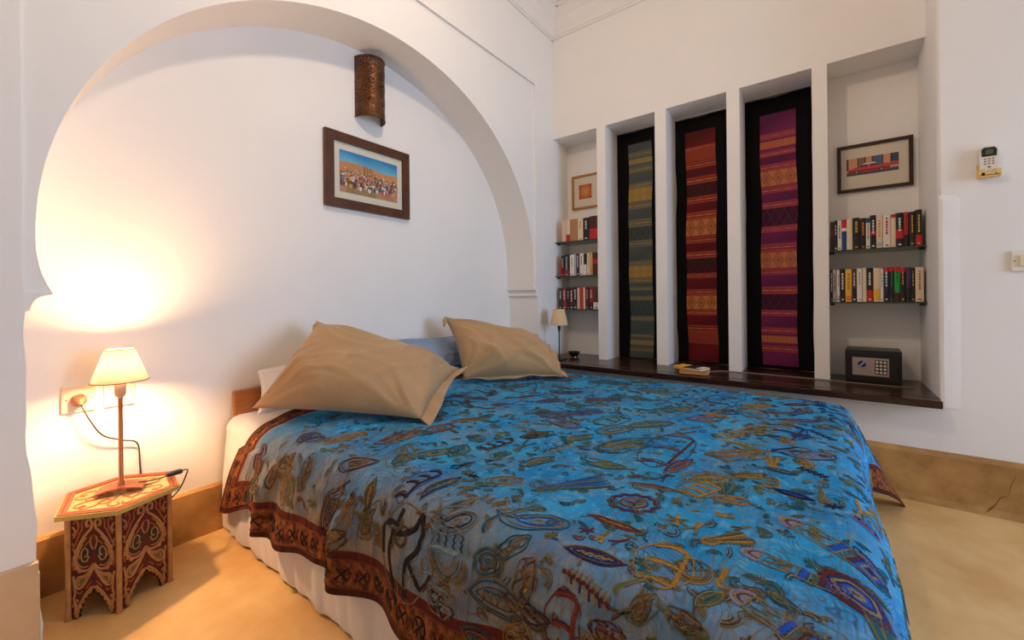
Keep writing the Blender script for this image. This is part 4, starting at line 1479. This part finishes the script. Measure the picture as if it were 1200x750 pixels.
# market scene: sky, earthen ramparts, a crowd
rp = random.Random(21)
SKY0, SKY1 = srgb((40, 140, 196)), srgb((120, 190, 214))
people = []
for k in range(330):
    t = rp.random() ** .8
    q = .60 - .50 * t
    s = rp.uniform(.02, .98)
    if q < .14 + .10 * abs(s - .5):
        continue
    sz = .014 + .030 * t
    people.append((s, q, sz, srgb(rp.choice([(236, 226, 214), (150, 60, 40), (90, 90, 130), (226, 170, 110), (70, 110, 150), (222, 170, 70), (236, 230, 220), (210, 90, 100), (110, 130, 80), (240, 236, 228), (120, 80, 60)]))))
people.sort(key=lambda p: -p[1])
def market(s, q):
    top = .72 + .03 * math.sin(6 * s) - (.02 if s > .58 else 0)
    if q > top:
        c = mixc(SKY1, SKY0, (q - top) / .25 + .2 * math.sin(9 * s + 5 * q))
    elif q > .5:
        c = srgb((226, 152, 84)) if s > .55 else srgb((210, 146, 96))
        if .36 < s < .56:
            c = srgb((196, 146, 92)) if int(s * 60) % 3 else srgb((150, 98, 60))
        if s > .58 and q < .56 - .1 * (s - .58):
            c = srgb((214, 156, 112))
    else:
        c = mixc(srgb((196, 132, 96)), srgb((206, 150, 116)), math.sin(20 * s + 9 * q) * .5 + .5)
        if q < .26 and .1 < s < .6 and q < .24 - .12 * abs(s - .3):
            c = mixc(c, srgb((140, 140, 80)), .6)
    for a, b, z, col in people:
        dx, dy = (s - a) / (z * .55), (q - b) / (z * 1.5)
        if dx * dx + dy * dy < 1:
            c = col if dy < .62 else srgb((96, 62, 46))
    return c
BROWNF = mat('brown_picture_frame', (92, 52, 28), .4, var=.25, vscale=12, stretch=(1, 1, 1), col2=(64, 34, 18))
framed('framed_picture', (1.148, YR, 1.484), (1, 0, 0), (0, -1, 0), .552, .410, .050, .036, .040, market,
       'brown framed market scene painting hanging in the alcove below the sconce', BROWNF, 150, 100, .024)

# red saloon car in a street
def car(s, q):
    c = srgb((236, 168, 128))
    if q < .10:
        return srgb((92, 88, 92))
    if q < .20:
        c = srgb((120, 112, 112))
    for a, b, col in ((.0, .04, (96, 70, 56)), (.22, .38, (150, 120, 100)), (.50, .72, (92, 112, 150)), (.85, 1.0, (66, 78, 110))):
        if a <= s <= b and q > .34:
            c = srgb(col)
            if (s - a) < .02 or (b - s) < .02:
                c = srgb((70, 60, 56))
    if .85 < s and .30 < q < .52:
        c = srgb((208, 80, 84))
    if .85 < s and q < .30:
        c = srgb((210, 196, 190)) if q > .2 else srgb((110, 104, 106))
    body = .16 < q < (.50 - .06 * abs(s - .4)) and .03 < s < .85
    if body and not (s < .08 and q > .42) and q < .34 + .2 * min(1, (s - .03) * 4):
        c = srgb((214, 66, 70)) if q > .30 else srgb((186, 48, 54))
        if .35 < q < .37:
            c = srgb((240, 180, 176))
    if .27 < s < .62 and .46 < q < .66 - 1.6 * max(0, .36 - s) - 1.6 * max(0, s - .54):
        c = srgb((232, 222, 214)) if q > .57 else srgb((74, 66, 72))
        if abs(s - .44) < .012:
            c = srgb((220, 210, 204))
    for cx in (.20, .68):
        d = math.hypot((s - cx) * 2.7, q - .19)
        if d < .12:
            c = srgb((34, 30, 32)) if d > .06 else srgb((200, 190, 186))
    if q < .14:
        c = mixc(c, srgb((70, 62, 66)), .6)
    return c
FR2 = mat('dark_picture_frame', (48, 28, 18), .4)
framed('framed_picture', (XN, -.060, 1.600), (0, -1, 0), (-1, 0, 0), .338, .282, .018, .05, .05, car,
       'black framed print of a red car with white roof', FR2, 140, 70, .020, asym=(.045, .278, .098, .200))
def orangep(s, q):
    r = math.hypot(s - .5, q - .5)
    c = mixc(srgb((244, 172, 84)), srgb((196, 74, 26)), r * 1.7)
    if abs(s - .5 - .08 * math.sin(q * 12)) < .07 and .3 < q < .75:
        c = mixc(c, srgb((196, 150, 110)), .7)
    return c
framed('framed_picture', (XN, 1.776, 1.748), (0, -1, 0), (-1, 0, 0), .262, .292, .016, .045, .05, orangep,
       'small gold framed orange print in the corner niche above the bookshelves', mat('gold_frame', (176, 120, 54), .35, metal=.4), 40, 44, .018, asym=(.066, .186, .085, .208))

# ================================================================== woven hangings in the middle niches
def bands_from(lst, a, b):
    return [((y0 - a) / (b - a), (y1 - a) / (b - a), k) for y0, y1, k in lst]
def weave(bands, pal):
    def col(s, t):
        k = 'plain'
        y = 0
        for a, b, kk in bands:
            if a <= t < b:
                k = kk; y = (t - a) / (b - a); break
        base = pal['plain']
        th = .5 + .5 * math.sin(t * 900)
        if k == 'plain':
            c = mixc(base, pal['plain2'], .5 + .5 * math.sin(t * 37 + 2 * s))
        elif k == 'dark':
            c = pal['dark']
            d = abs((s * 4) % 1 - .5) + abs(y - .5)
            if .42 < d < .52:
                c = mixc(c, pal['plain'], .5)
        elif k == 'line':
            c = pal['plain']
            p = y * 3 % 1
            if p > .42:
                c = pal['stripe']
                if 1 / 3 < y < 2 / 3 and int(s * 46) % 2:
                    c = pal['gold']
        elif k == 'tick':
            c = pal['stripe'] if .2 < y < .8 else pal['plain']
            if .2 < y < .8 and int(s * 36) % 2:
                c = pal['gold']
        elif k == 'band':
            c = mixc(pal['stripe'], pal['plain'], .35)
        else:
            c = pal['gold']
            if y < .08 or y > .92:
                c = pal['stripe']
            else:
                x = (s * 3) % 1
                d = abs(x - .5) + abs(y - .5) * .9
                if abs(d - .42) < .05 or abs(d - .22) < .04:
                    c = mixc(pal['gold'], pal['mark'], .8)
                elif d < .10:
                    c = pal['mark']
                elif int(s * 60 + y * 9) % 3 == 0:
                    c = mixc(pal['gold'], pal['mark'], .35)
        return mixc(c, (0, 0, 0), .14 * th)
    return col
def tap(y0, y1, z0, z1, py0, py1, pz0, pz1, col, label, seed, xoff=.0):
    W = 0.012 * 0 + XN - .006 - xoff
    t = thing('woven_hanging', (W, (y0 + y1) / 2, z0), label, 'wall hanging')
    def X(y, z):
        q = (z1 - z) / (z1 - z0)
        return W - .004 - .004 * math.sin(9 * y * 3 + seed) * (.3 + q) - .003 * math.sin(3.3 * z + seed)
    def edge(y, z):
        return y + .004 * math.sin(5 * z + seed) + .003 * math.sin(11 * z + 2 * seed)
    m = MB()
    m.grid(lambda s, q: (X(lerp(y0, y1, s), lerp(z0, z1, q)), edge(lerp(y0, y1, s), lerp(z0, z1, q)), lerp(z0, z1, q) + (.012 * math.sin(s * 3.1) * -1 if q == 1 else 0)), 16, 60)
    c = m.build('backing_cloth', BLACKCLOTH, t, smooth=True)
    c.modifiers.new('thick', 'SOLIDIFY').thickness = .003
    m = MB()
    m.grid(lambda s, q: (X(lerp(py0, py1, s), lerp(pz1, pz0, q)) - .0045, edge(lerp(py0, py1, s), lerp(pz1, pz0, q)), lerp(pz1, pz0, q)), 72, 560, colfn=lambda s, q: col(s, q))
    m.build('woven_panel', painted_mat('woven_silk', .65, .3, 400), t, smooth=True)
    m = MB(); m.tube([(W - .004, y0 - .004, z1 - .006), (W - .004, y1 + .004, z1 - .006)], .004, 6); m.build('hanging_rod', BLACKMETAL, t)
g = srgb
b1 = bands_from([(95, 110, 'line'), (112, 137, 'tick'), (140, 158, 'line'), (190, 205, 'line'), (205, 250, 'gold'), (250, 270, 'line'), (300, 325, 'line'), (325, 365, 'dark'), (365, 385, 'line'), (428, 443, 'line'), (443, 482, 'gold'), (482, 496, 'line'), (508, 520, 'line'), (536, 550, 'line'), (550, 597, 'dark'), (597, 612, 'line'), (652, 664, 'line'), (667, 691, 'tick'), (694, 706, 'line')], 70, 725)
b2 = bands_from([(100, 111, 'line'), (111, 145, 'band'), (145, 166, 'line'), (190, 213, 'line'), (213, 250, 'dark'), (250, 271, 'line'), (295, 318, 'line'), (318, 371, 'gold'), (371, 391, 'line'), (414, 436, 'line'), (436, 480, 'dark'), (480, 496, 'line'), (528, 546, 'line'), (546, 591, 'gold'), (591, 606, 'line'), (634, 656, 'line'), (656, 679, 'band'), (679, 691, 'line')], 55, 745)
b3 = bands_from([(110, 126, 'line'), (126, 156, 'tick'), (156, 171, 'line'), (190, 206, 'line'), (206, 250, 'gold'), (250, 266, 'line'), (287, 305, 'line'), (305, 350, 'dark'), (350, 366, 'line'), (394, 415, 'line'), (415, 461, 'gold'), (461, 476, 'line'), (504, 525, 'line'), (525, 565, 'dark'), (565, 581, 'line'), (609, 626, 'line'), (626, 656, 'tick'), (656, 673, 'line')], 62, 708)
p1 = dict(plain=g((84, 92, 88)), plain2=g((72, 80, 78)), dark=g((60, 68, 68)), stripe=g((122, 112, 76)), gold=g((168, 140, 76)), mark=g((150, 108, 44)))
p2 = dict(plain=g((112, 14, 26)), plain2=g((84, 10, 20)), dark=g((50, 14, 16)), stripe=g((160, 68, 40)), gold=g((198, 124, 66)), mark=g((110, 38, 26)))
p3 = dict(plain=g((120, 36, 86)), plain2=g((92, 26, 72)), dark=g((58, 18, 42)), stripe=g((172, 66, 60)), gold=g((196, 124, 76)), mark=g((126, 54, 62)))
tap(1.362, 1.047, SILL + .002, 2.308, 1.262, 1.075, SILL + .005, 2.200, weave(b1, p1), 'black wall hanging with a grey-green and gold woven panel', 1.0)
tap(.896, .546, SILL + .002, 2.300, .822, .618, SILL + .012, 2.188, weave(b2, p2), 'black wall hanging with a crimson and orange woven panel', 2.2)
tap(.438, .062, SILL + .002, 2.306, .345, .146, SILL + .025, 2.186, weave(b3, p3), 'black wall hanging with a purple and gold woven panel', 3.1)

# ================================================================== glass shelves and books
PAGES = mat('book_pages', (226, 212, 184), .85, var=.1, vscale=300, stretch=(1, 40, 1))
def cmat(c, gloss=.45):
    return mat('cover_%d_%d_%d' % c, c, gloss, spec=.4)
SHX = XB + .012
shelf_groups = {}
def glass_shelf(y0, y1, z, label):
    t = thing('glass_shelf', ((XN + SHX) / 2, (y0 + y1) / 2, z - .008), label, 'shelf', 'green glass shelves in the wall niches')
    m = MB(); m.rbox(SHX, XN - .002, min(y0, y1), max(y0, y1), z - .008, z, .0015, 1); m.build('glass', GLASS, t)
    m = MB(); m.rbox(SHX - .0015, SHX + .0005, min(y0, y1), max(y0, y1), z - .0065, z + .0002, .0005, 1)
    m.build('front_edge', mat('green_glass_edge', (58, 74, 54), .25), t)
    for y in (max(y0, y1) - .012, min(y0, y1) + .012):
        m = MB(); m.rbox(SHX + .03, SHX + .05, y - .012, y + .012, z - .020, z - .0085, .002, 1); m.build('shelf_clip', mat('dark_clip', (50, 42, 34), .4, metal=.5), t)

CN = {'black': (30, 27, 28), 'maroon': (78, 26, 30), 'white': (226, 218, 206), 'cream': (222, 200, 170), 'blue': (34, 62, 128), 'red': (186, 34, 36), 'yellow': (226, 176, 60), 'green': (26, 150, 60),
      'navy': (28, 40, 84), 'tan': (172, 124, 76), 'pink': (222, 180, 156), 'lightblue': (160, 178, 196), 'darkgreen': (34, 58, 44), 'crimson': (140, 30, 56), 'brown': (84, 56, 42), 'grey': (170, 160, 150),
      'purple': (74, 52, 84), 'gold': (200, 150, 70), 'orange': (222, 128, 50)}
WORD = {'lightblue': 'pale blue', 'darkgreen': 'dark green', 'cream': 'cream', 'grey': 'pale grey'}
def word(c):
    return WORD.get(c, c)

def make_book(yl, w, z, h, spec, label, group, depth=.118, xf=None):
    """yl: +y edge; spine towards -x; spec = (cover, [(z0, z1, colour)], text colour or None)."""
    x0 = (XB + .022) if xf is None else xf
    y1, y0 = yl, yl - w
    cov, bandl, txt = spec
    t = thing('book', (x0 + depth / 2, (y0 + y1) / 2, z), label, 'book', group)
    cm = cmat(CN[cov])
    m = MB()
    k = .0016
    # rounded spine, two boards
    n = 5
    prof = [(x0 + .003 * (1 - math.cos(math.pi * (i / n - .5))) * 0 + .0025 * abs(2 * i / n - 1) ** 2, lerp(y0, y1, i / n)) for i in range(n + 1)]
    outline = prof + [(x0 + depth, y1), (x0 + depth, y1 - k), (x0 + .004, y1 - k), (x0 + .004, y0 + k), (x0 + depth, y0 + k), (x0 + depth, y0)]
    m.prism(outline, lambda p, q, tt: (p, q, tt), z, z + h)
    m.build('cover', cm, t)
    m = MB(); m.box(x0 + .0045, x0 + depth - .002, y0 + k + .0003, y1 - k - .0003, z + .0012, z + h - .002); m.build('page_block', PAGES, t)
    for a, b, c in bandl:
        m = MB(); m.prism([(p - .0004, q) for p, q in prof] + [(x0 + .003, y1), (x0 + .003, y0)], lambda p, q, tt: (p, q, tt), z + h * a, z + h * b)
        m.build('spine_band', cmat(CN[c]), t)
    if txt:
        rr = random.Random(int(yl * 9000) + int(z * 700))
        m = MB()
        zz = z + h * rr.uniform(.84, .9)
        end = z + h * rr.uniform(.34, .55)
        yc = (y0 + y1) / 2
        big = w * rr.uniform(.18, .32)
        while zz > end:
            L = rr.uniform(.006, .016)
            m.box(x0 - .0009, x0 + .001, yc - big / 2, yc + big / 2, zz - L, zz)
            zz -= L + rr.uniform(.003, .006)
        m.box(x0 - .0009, x0 + .001, yc - w * .2, yc + w * .2, z + h * .05, z + h * .09)
        m.build('spine_print', cmat(CN[txt]), t)['kind'] = 'stuff'
    return t

def book_row(books, y_left, y_right, z, hl, hr, where, group):
    """books: (x0, x1, spec) in any unit, running from y_left down to y_right."""
    a, b = books[0][0], books[-1][1]
    names = [k[2][0] for k in books]
    used = {}
    labels = []
    for i, bk in enumerate(books):
        c = word(names[i])
        ex = bk[2][1]
        d = c + ' paperback'
        if ex:
            d += ' with ' + word(ex[-1][2]) + ' band'
        elif bk[2][2]:
            d += ' with ' + word(bk[2][2]) + ' title'
        l_ = word(names[i - 1]) if i else None
        r_ = word(names[i + 1]) if i + 1 < len(books) else None
        if l_ and r_:
            near = 'between %s and %s' % (l_, r_)
        else:
            near = 'at the end beside ' + (r_ or l_)
        labels.append('%s %s, %s' % (d, near, where))
    for i, (p, q, spec) in enumerate(books):
        yl = lerp(y_left, y_right, (p - a) / (b - a)); yr = lerp(y_left, y_right, (q - a) / (b - a))
        rr = random.Random(i * 7 + int(z * 100))
        h = lerp(hl, hr, i / (len(books) - 1)) + rr.uniform(-.006, .004)
        if len(spec) > 3:
            h *= spec[3]
        make_book(yl - .0005, (yl - yr) - .001, z + .0003, h, spec[:3], labels[i], group)

def B(c, bands=(), txt=None, hs=None):
    return (c, list(bands), txt) if hs is None else (c, list(bands), txt, hs)
LOW = lambda c: (.0, .32, c)
TOP = lambda c: (.86, 1.0, c)
Z_RU, Z_RL = .985 + .252, .985 - .043
glass_shelf(-.017, -.417, Z_RU, 'upper glass shelf in the niche with the safe')
glass_shelf(-.017, -.417, Z_RL, 'lower glass shelf in the niche with the safe')
G = 'paperbacks on the glass shelves'
ru = [(48, 75, B('maroon', [(.0, .4, 'black')])), (75, 104, B('black', (), 'white')), (104, 135, B('white', (), 'black')), (135, 173, B('blue', [(.72, 1, 'red'), (.62, .72, 'white')])), (173, 216, B('cream')),
      (218, 272, B('black', (), 'gold')), (275, 313, B('black', (), 'orange')), (315, 345, B('white', [(.82, .97, 'blue')], 'black')), (345, 388, B('black', [(.40, .52, 'red')], 'white')), (388, 433, B('cream', [(.05, .16, 'lightblue')], 'gold')),
      (435, 488, B('white', (), 'red')), (490, 523, B('cream', [(.9, 1, 'red')])), (523, 575, B('black', [(.24, .52, 'red')], 'white')), (578, 607, B('red', [(.0, .34, 'black')], 'maroon')), (612, 652, B('black', (), 'yellow')), (654, 697, B('black', [(0, .3, 'red')], 'yellow'))]
book_row(ru, -.022, -.404, Z_RU, .172, .186, 'upper shelf over the safe', G)
rl = [(55, 72, B('black', (), 'white')), (73, 103, B('grey', (), 'brown')), (104, 125, B('white', [(.05, .2, 'lightblue')], 'black')), (126, 166, B('black', (), 'white')), (166, 213, B('yellow', [(.05, .18, 'orange')], 'tan')), (213, 249, B('brown', [(.0, .4, 'black')], 'white')),
      (250, 288, B('white', (), 'grey')), (290, 318, B('white', [(.0, 1.0, 'cream')])), (318, 362, B('black', [(.0, .34, 'red')], 'white')), (366, 412, B('cream', [(.05, .38, 'yellow')])), (413, 435, B('white', (), 'tan')), (436, 472, B('navy', [TOP('red'), (.0, .3, 'black')], 'white')),
      (474, 505, B('black', [TOP('red')], 'green')), (506, 545, B('green', [TOP('red'), (.0, .26, 'maroon')], 'darkgreen')), (546, 580, B('black', [TOP('red')], 'yellow')), (583, 614, B('purple', [(.0, .4, 'black')])), (615, 640, B('black', (), 'yellow')), (642, 696, B('cream', (), 'red'))]
book_row(rl, -.020, -.408, Z_RL, .186, .186, 'lower shelf over the safe', G)
Z_L = [.985 + .462, .985 + .176, .985 - .098]
for z, w_ in zip(Z_L, ('top', 'middle', 'bottom')):
    glass_shelf(1.822, 1.431, z, w_ + ' glass shelf in the corner niche beside the arch')
l1 = [(70, 97, B('pink')), (98, 124, B('cream', [LOW('red')])), (125, 170, B('tan')), (172, 206, B('cream', (), 'tan')), (207, 243, B('black', (), 'white')), (245, 297, B('maroon', [(.0, .45, 'red')]))]
l2 = [(52, 65, B('red', (), None, .62)), (65, 82, B('black', (), 'white')), (82, 117, B('black', [(.0, .28, 'crimson')], 'grey')), (120, 148, B('white', (), 'grey')), (150, 160, B('lightblue')), (162, 180, B('maroon', (), 'white')), (182, 207, B('white', (), 'black')), (208, 226, B('black', [(.0, .5, 'white')])), (228, 246, B('cream', (), 'tan')), (247, 263, B('gold', (), 'cream')), (263, 298, B('maroon', [(.5, .7, 'red')]))]
l3 = [(45, 68, B('darkgreen', (), 'white')), (70, 95, B('crimson', (), 'cream')), (97, 118, B('black', (), 'grey')), (118, 140, B('maroon', (), 'white')), (140, 165, B('black', [(.0, .3, 'darkgreen')], 'white')), (165, 181, B('pink')), (182, 202, B('red')), (203, 215, B('cream')), (217, 238, B('maroon', (), 'gold')), (240, 265, B('crimson', [(.0, .3, 'black')], 'pink')), (265, 298, B('brown', [(.0, .3, 'white')], 'black'))]
def ysh(p):          # crop unit -> y on the shelf
    return lerp(1.80, 1.434, (p - 45) / (298 - 45))
for row, z, w_ in ((l1, Z_L[0], 'top shelf, corner niche'), (l2, Z_L[1], 'middle shelf, corner niche'), (l3, Z_L[2], 'bottom shelf, corner niche')):
    book_row(row, ysh(row[0][0]), ysh(row[-1][1]), z, .178, .180, w_, G)

# ================================================================== things on the ledge
# safe
sf = thing('electronic_safe', (3.08, -.205, SILL), 'small black electronic safe with silver keypad panel in the end niche', 'safe')
BK = mat('safe_black_enamel', (22, 20, 20), .35, bump=.08, bscale=300)
R_ = Matrix.Rotation(math.radians(-3.5), 3, 'Z'); PV = Vector((3.08, -.205, SILL))
def rb(mb, *a, r=.004, seg=2, mi=0):
    mb.rbox(*a, r, seg, mi, R_, PV); return mb
SZ = SILL
rb(MB(), 2.985, 3.185, -.322, -.088, SZ + .004, SZ + .182).build('body', BK, sf)
door = rb(MB(), 2.978, 2.987, -.306, -.104, SZ + .018, SZ + .168, r=.003).build('door', BK, sf)
pl_ = rb(MB(), 2.9745, 2.979, -.271, -.119, SZ + .044, SZ + .142, r=.0015, seg=1).build('control_panel', mat('brushed_silver', (176, 158, 150), .38, metal=.55), door)
m = MB(); rb(m, 2.9725, 2.976, -.263, -.213, SZ + .056, SZ + .132, r=.001, seg=1); m.build('keypad_plate', mat('keypad_black', (36, 28, 28), .5), door)
for r in range(4):
    for c in range(3):
        y = -.254 + c * .016; z = SZ + .066 + r * .0185
        m = MB(); rb(m, 2.9695, 2.9735, y - .0055, y + .0055, z - .0058, z + .0058, r=.0012, seg=1); m.build('key', mat('ivory_key', (216, 206, 180), .5), door)
def disc(mb, y, z, x0, x1, rad, n=24):
    vs = []
    for x in (x0, x1):
        for k in range(n):
            a = 2 * math.pi * k / n
            vs.append(PV + R_ @ (Vector((x, y + rad * math.cos(a), z + rad * math.sin(a))) - PV))
    mb.add(vs, [tuple(range(n - 1, -1, -1)), tuple(range(n, 2 * n))] + [(k, (k + 1) % n, (k + 1) % n + n, k + n) for k in range(n)])
m = MB(); disc(m, -.160, SZ + .108, 2.968, 2.9755, .021); m.build('dial_ring', mat('chrome', (190, 180, 174), .2, metal=.9), door, smooth=True, angle=.6)
m = MB(); disc(m, -.160, SZ + .108, 2.9665, 2.9700, .0165); m.build('dial_face', mat('keypad_black', (36, 28, 28), .5), door, smooth=True, angle=.6)
m = MB()
vs = []
a = math.radians(50)
for x in (2.958, 2.968):
    for p, q in ((-.0165, -.005), (.0165, -.005), (.0165, .005), (-.0165, .005)):
        vs.append(PV + R_ @ (Vector((x, -.160 - p * math.cos(a) - q * math.sin(a), SZ + .108 + p * math.sin(a) - q * math.cos(a))) - PV))
m.add(vs, [(3, 2, 1, 0), (4, 5, 6, 7)] + [(k, (k + 1) % 4, (k + 1) % 4 + 4, k + 4) for k in range(4)])
m.build('knob', mat('chrome', (190, 180, 174), .2, metal=.9), door)
for y in (-.31, -.10):
    for x in (3.0, 3.17):
        m = MB(); rb(m, x - .008, x + .008, y - .008, y + .008, SZ, SZ + .005, r=.001, seg=1); m.build('foot', BLACKMETAL, sf)

# small lamp on the ledge
SX2, SY2 = 2.815, 1.672
l2 = thing('table_lamp', (SX2, SY2, SILL), 'small unlit table lamp with black stem standing in the corner of the ledge', 'table lamp')
m = MB(); m.lathe([(.062, SILL), (.062, SILL + .006), (.058, SILL + .009), (.012, SILL + .012), (.008, SILL + .02)], (SX2, SY2), 4, a0=math.radians(45)); m.build('base', BLACKMETAL, l2)
m = MB(); m.lathe([(.0045, SILL + .012), (.0045, SILL + .215), (.007, SILL + .225), (.012, SILL + .245), (.012, SILL + .285)], (SX2, SY2), 12); m.build('stem', BLACKMETAL, l2, smooth=True, angle=.8)
m = MB(); shade_shell(m, (SX2, SY2), .071, .044, SILL + .272, SILL + .396, 40); s2 = m.build('lamp_shade', shade_mat('parchment_shade', (232, 206, 164), .25), l2, smooth=True)
m = MB()
for a in (0, 2.09, 4.19):
    m.tube([(SX2 + .010 * math.cos(a), SY2 + .010 * math.sin(a), SILL + .28), (SX2 + .068 * math.cos(a), SY2 + .068 * math.sin(a), SILL + .28)], .0012, 4)
m.build('shade_wire', mat('brass_wire', (150, 110, 60)), s2)['kind'] = 'stuff'
m = MB(); m.lathe([(.010, SILL + .285), (.02, SILL + .31), (.024, SILL + .33), (.012, SILL + .352), (.002, SILL + .356)], (SX2, SY2), 12); m.build('bulb', mat('unlit_bulb', (230, 225, 215), .2), l2, smooth=True)

# ashtray
at = thing('ashtray', (3.03, 1.66, SILL), 'small round black ashtray beside the unlit lamp on the ledge', 'ashtray')
m = MB(); m.lathe([(.026, SILL), (.034, SILL + .010), (.047, SILL + .036), (.049, SILL + .042), (.045, SILL + .042), (.040, SILL + .034), (.030, SILL + .012), (.0, SILL + .011)], (3.03, 1.66), 28, caps=False)
m.build('bowl', BLACKMETAL, at, smooth=True, angle=.9)
m = MB(); m.lathe([(.030, SILL), (.030, SILL + .004), (.0, SILL + .004)], (3.03, 1.66), 24); m.build('base_disc', mat('steel', (150, 150, 156), .25, metal=.9), at)

# books lying on the ledge
def flat_book(cx, cy, z, L, W, T, ang, cov, spinec, label, group):
    R2 = Matrix.Rotation(ang, 3, 'Z'); pv = Vector((cx, cy, z))
    t = thing('book', (cx, cy, z), label, 'book', group)
    def q(mb, *a):
        mb.rbox(*a, .0008, 1, 0, R2, pv); return mb
    q(MB(), cx - W / 2, cx + W / 2, cy - L / 2, cy + L / 2, z + T - .002, z + T).build('front_cover', cmat(CN[cov]), t)
    q(MB(), cx - W / 2, cx + W / 2, cy - L / 2, cy + L / 2, z, z + .002).build('back_cover', cmat(CN[spinec]), t)
    q(MB(), cx - W / 2 + .002, cx + W / 2 - .003, cy - L / 2 + .002, cy + L / 2 - .002, z + .0022, z + T - .0022).build('page_block', PAGES if cov != 'tan' else mat('tan_pages', (196, 140, 84), .8), t)
    q(MB(), cx + W / 2 - .003, cx + W / 2, cy - L / 2, cy + L / 2, z + .002, z + T - .002).build('spine', cmat(CN[spinec]), t)
    return t, q
fa, q = flat_book(2.775, .665, SILL + .0005, .165, .105, .024, math.radians(4), 'tan', 'black', 'thick tan-edged paperback lying under the yellow guidebook on the ledge', None)
fb, q = flat_book(2.798, .690, SILL + .0255, .185, .115, .014, math.radians(-16), 'black', 'yellow', 'yellow and black guidebook lying on top of the tan-edged paperback', None)
cx, cy, z = 2.798, .690, SILL + .0255
q(MB(), cx - .0575, cx + .0575, cy + .025, cy + .0925, z + .0142, z + .0150).build('cover_panel', cmat(CN['yellow']), fb)
q(MB(), cx - .05, cx + .04, cy - .09, cy - .055, z + .0142, z + .0150).build('cover_panel', cmat(CN['white']), fb)
q(MB(), cx - .058, cx - .0575, cy + .02, cy + .0925, z + .001, z + .0142).build('edge_label', cmat(CN['yellow']), fb)
q(MB(), cx - .058, cx - .0575, cy - .09, cy - .02, z + .003, z + .011).build('edge_label', cmat(CN['white']), fb)
# pale cord along the ledge
m = MB()
m.tube(spline([(2.98, .86, SILL + .004), (2.90, .80, SILL + .003), (2.885, .74, SILL + .003), (2.90, .60, SILL + .003), (2.96, .52, SILL + .003), (2.975, .30, SILL + .003), (2.968, .05, SILL + .003), (2.955, -.08, SILL + .003), (2.952, -.25, SILL + .003), (2.957, -.36, SILL + .003)], 8), .0022, 6)
o = m.build('electric_cord', mat('grey_cord', (150, 138, 124), .5), smooth=True)
tag(o, 'thin pale grey cord lying along the dark wooden ledge past the safe', 'cord')

# remote control in its wall cradle, light switch
rc = thing('remote_control', (XR - .012, -.578, 1.505), 'white remote control with dark screen sitting in the wall cradle', 'remote control')
WP = mat('remote_white', (226, 220, 206), .4)
m = MB()
pr_ = [(-.551, 1.51), (-.605, 1.51), (-.607, 1.60), (-.604, 1.622), (-.594, 1.632), (-.562, 1.633), (-.552, 1.624), (-.549, 1.602)]
m.prism(pr_, YZ, XR - .006, XR - .026); rbod = m.build('body', WP, rc)
m = MB(); m.prism([(-.556, 1.588), (-.600, 1.588), (-.6015, 1.616), (-.594, 1.627), (-.563, 1.628), (-.5545, 1.618)], YZ, XR - .025, XR - .0275); m.build('screen_bezel', mat('remote_dark', (38, 40, 34), .4), rc)
m = MB(); m.rbox(XR - .0285, XR - .027, -.590, -.566, 1.597, 1.618, .001, 1); m.build('screen', mat('lcd', (84, 96, 76), .3), rc)
for r in range(3):
    for c in range(3):
        y = -.566 - c * .012; z = 1.577 - r * .011
        m = MB(); m.rbox(XR - .028, XR - .0255, y - .0035, y + .0035, z - .0026, z + .0026, .001, 1); m.build('button', mat('button_tan', (150, 120, 100), .5), rc)
m = MB(); m.prism([(-.578, 1.5365), (-.572, 1.543), (-.584, 1.543)], YZ, XR - .025, XR - .0275); m.build('arrow_button', mat('remote_dark', (38, 40, 34), .4), rc)
cr_ = thing('remote_cradle', (XR - .015, -.578, 1.495), 'yellowed plastic wall cradle holding the remote control', 'cradle')
m = MB()
m.rbox(XR - .006, XR, -.612, -.544, 1.498, 1.56, .002, 1)
m.build('back_plate', mat('yellowed_plastic', (226, 190, 120), .45), cr_)
m = MB(); m.rbox(XR - .036, XR - .003, -.614, -.542, 1.496, 1.510, .004, 2); m.rbox(XR - .036, XR - .0275, -.614, -.592, 1.50, 1.530, .003, 2); m.rbox(XR - .036, XR - .0275, -.566, -.542, 1.50, 1.534, .003, 2); m.rbox(XR - .036, XR - .0275, -.60, -.55, 1.50, 1.519, .003, 2)
m.build('pocket', mat('yellowed_plastic', (226, 190, 120), .45), cr_)
sw = thing('light_switch', (XR - .005, -.685, 1.075), 'cream square light switch on the wall below the remote control', 'light switch')
m = MB(); m.rbox(XR - .010, XR, -.729, -.643, 1.078, 1.166, .003, 2); m.build('plate', WHITEPLASTIC, sw)
m = MB(); m.rbox(XR - .016, XR - .009, -.700, -.664, 1.098, 1.146, .003, 2); m.build('rocker', mat('switch_cream', (230, 214, 178), .4), sw)
m = MB(); m.tube([(XR - .0095, -.652, 1.122), (XR - .0115, -.652, 1.122)], .0026, 8); m.build('screw', mat('screw_grey', (120, 96, 80)), sw)
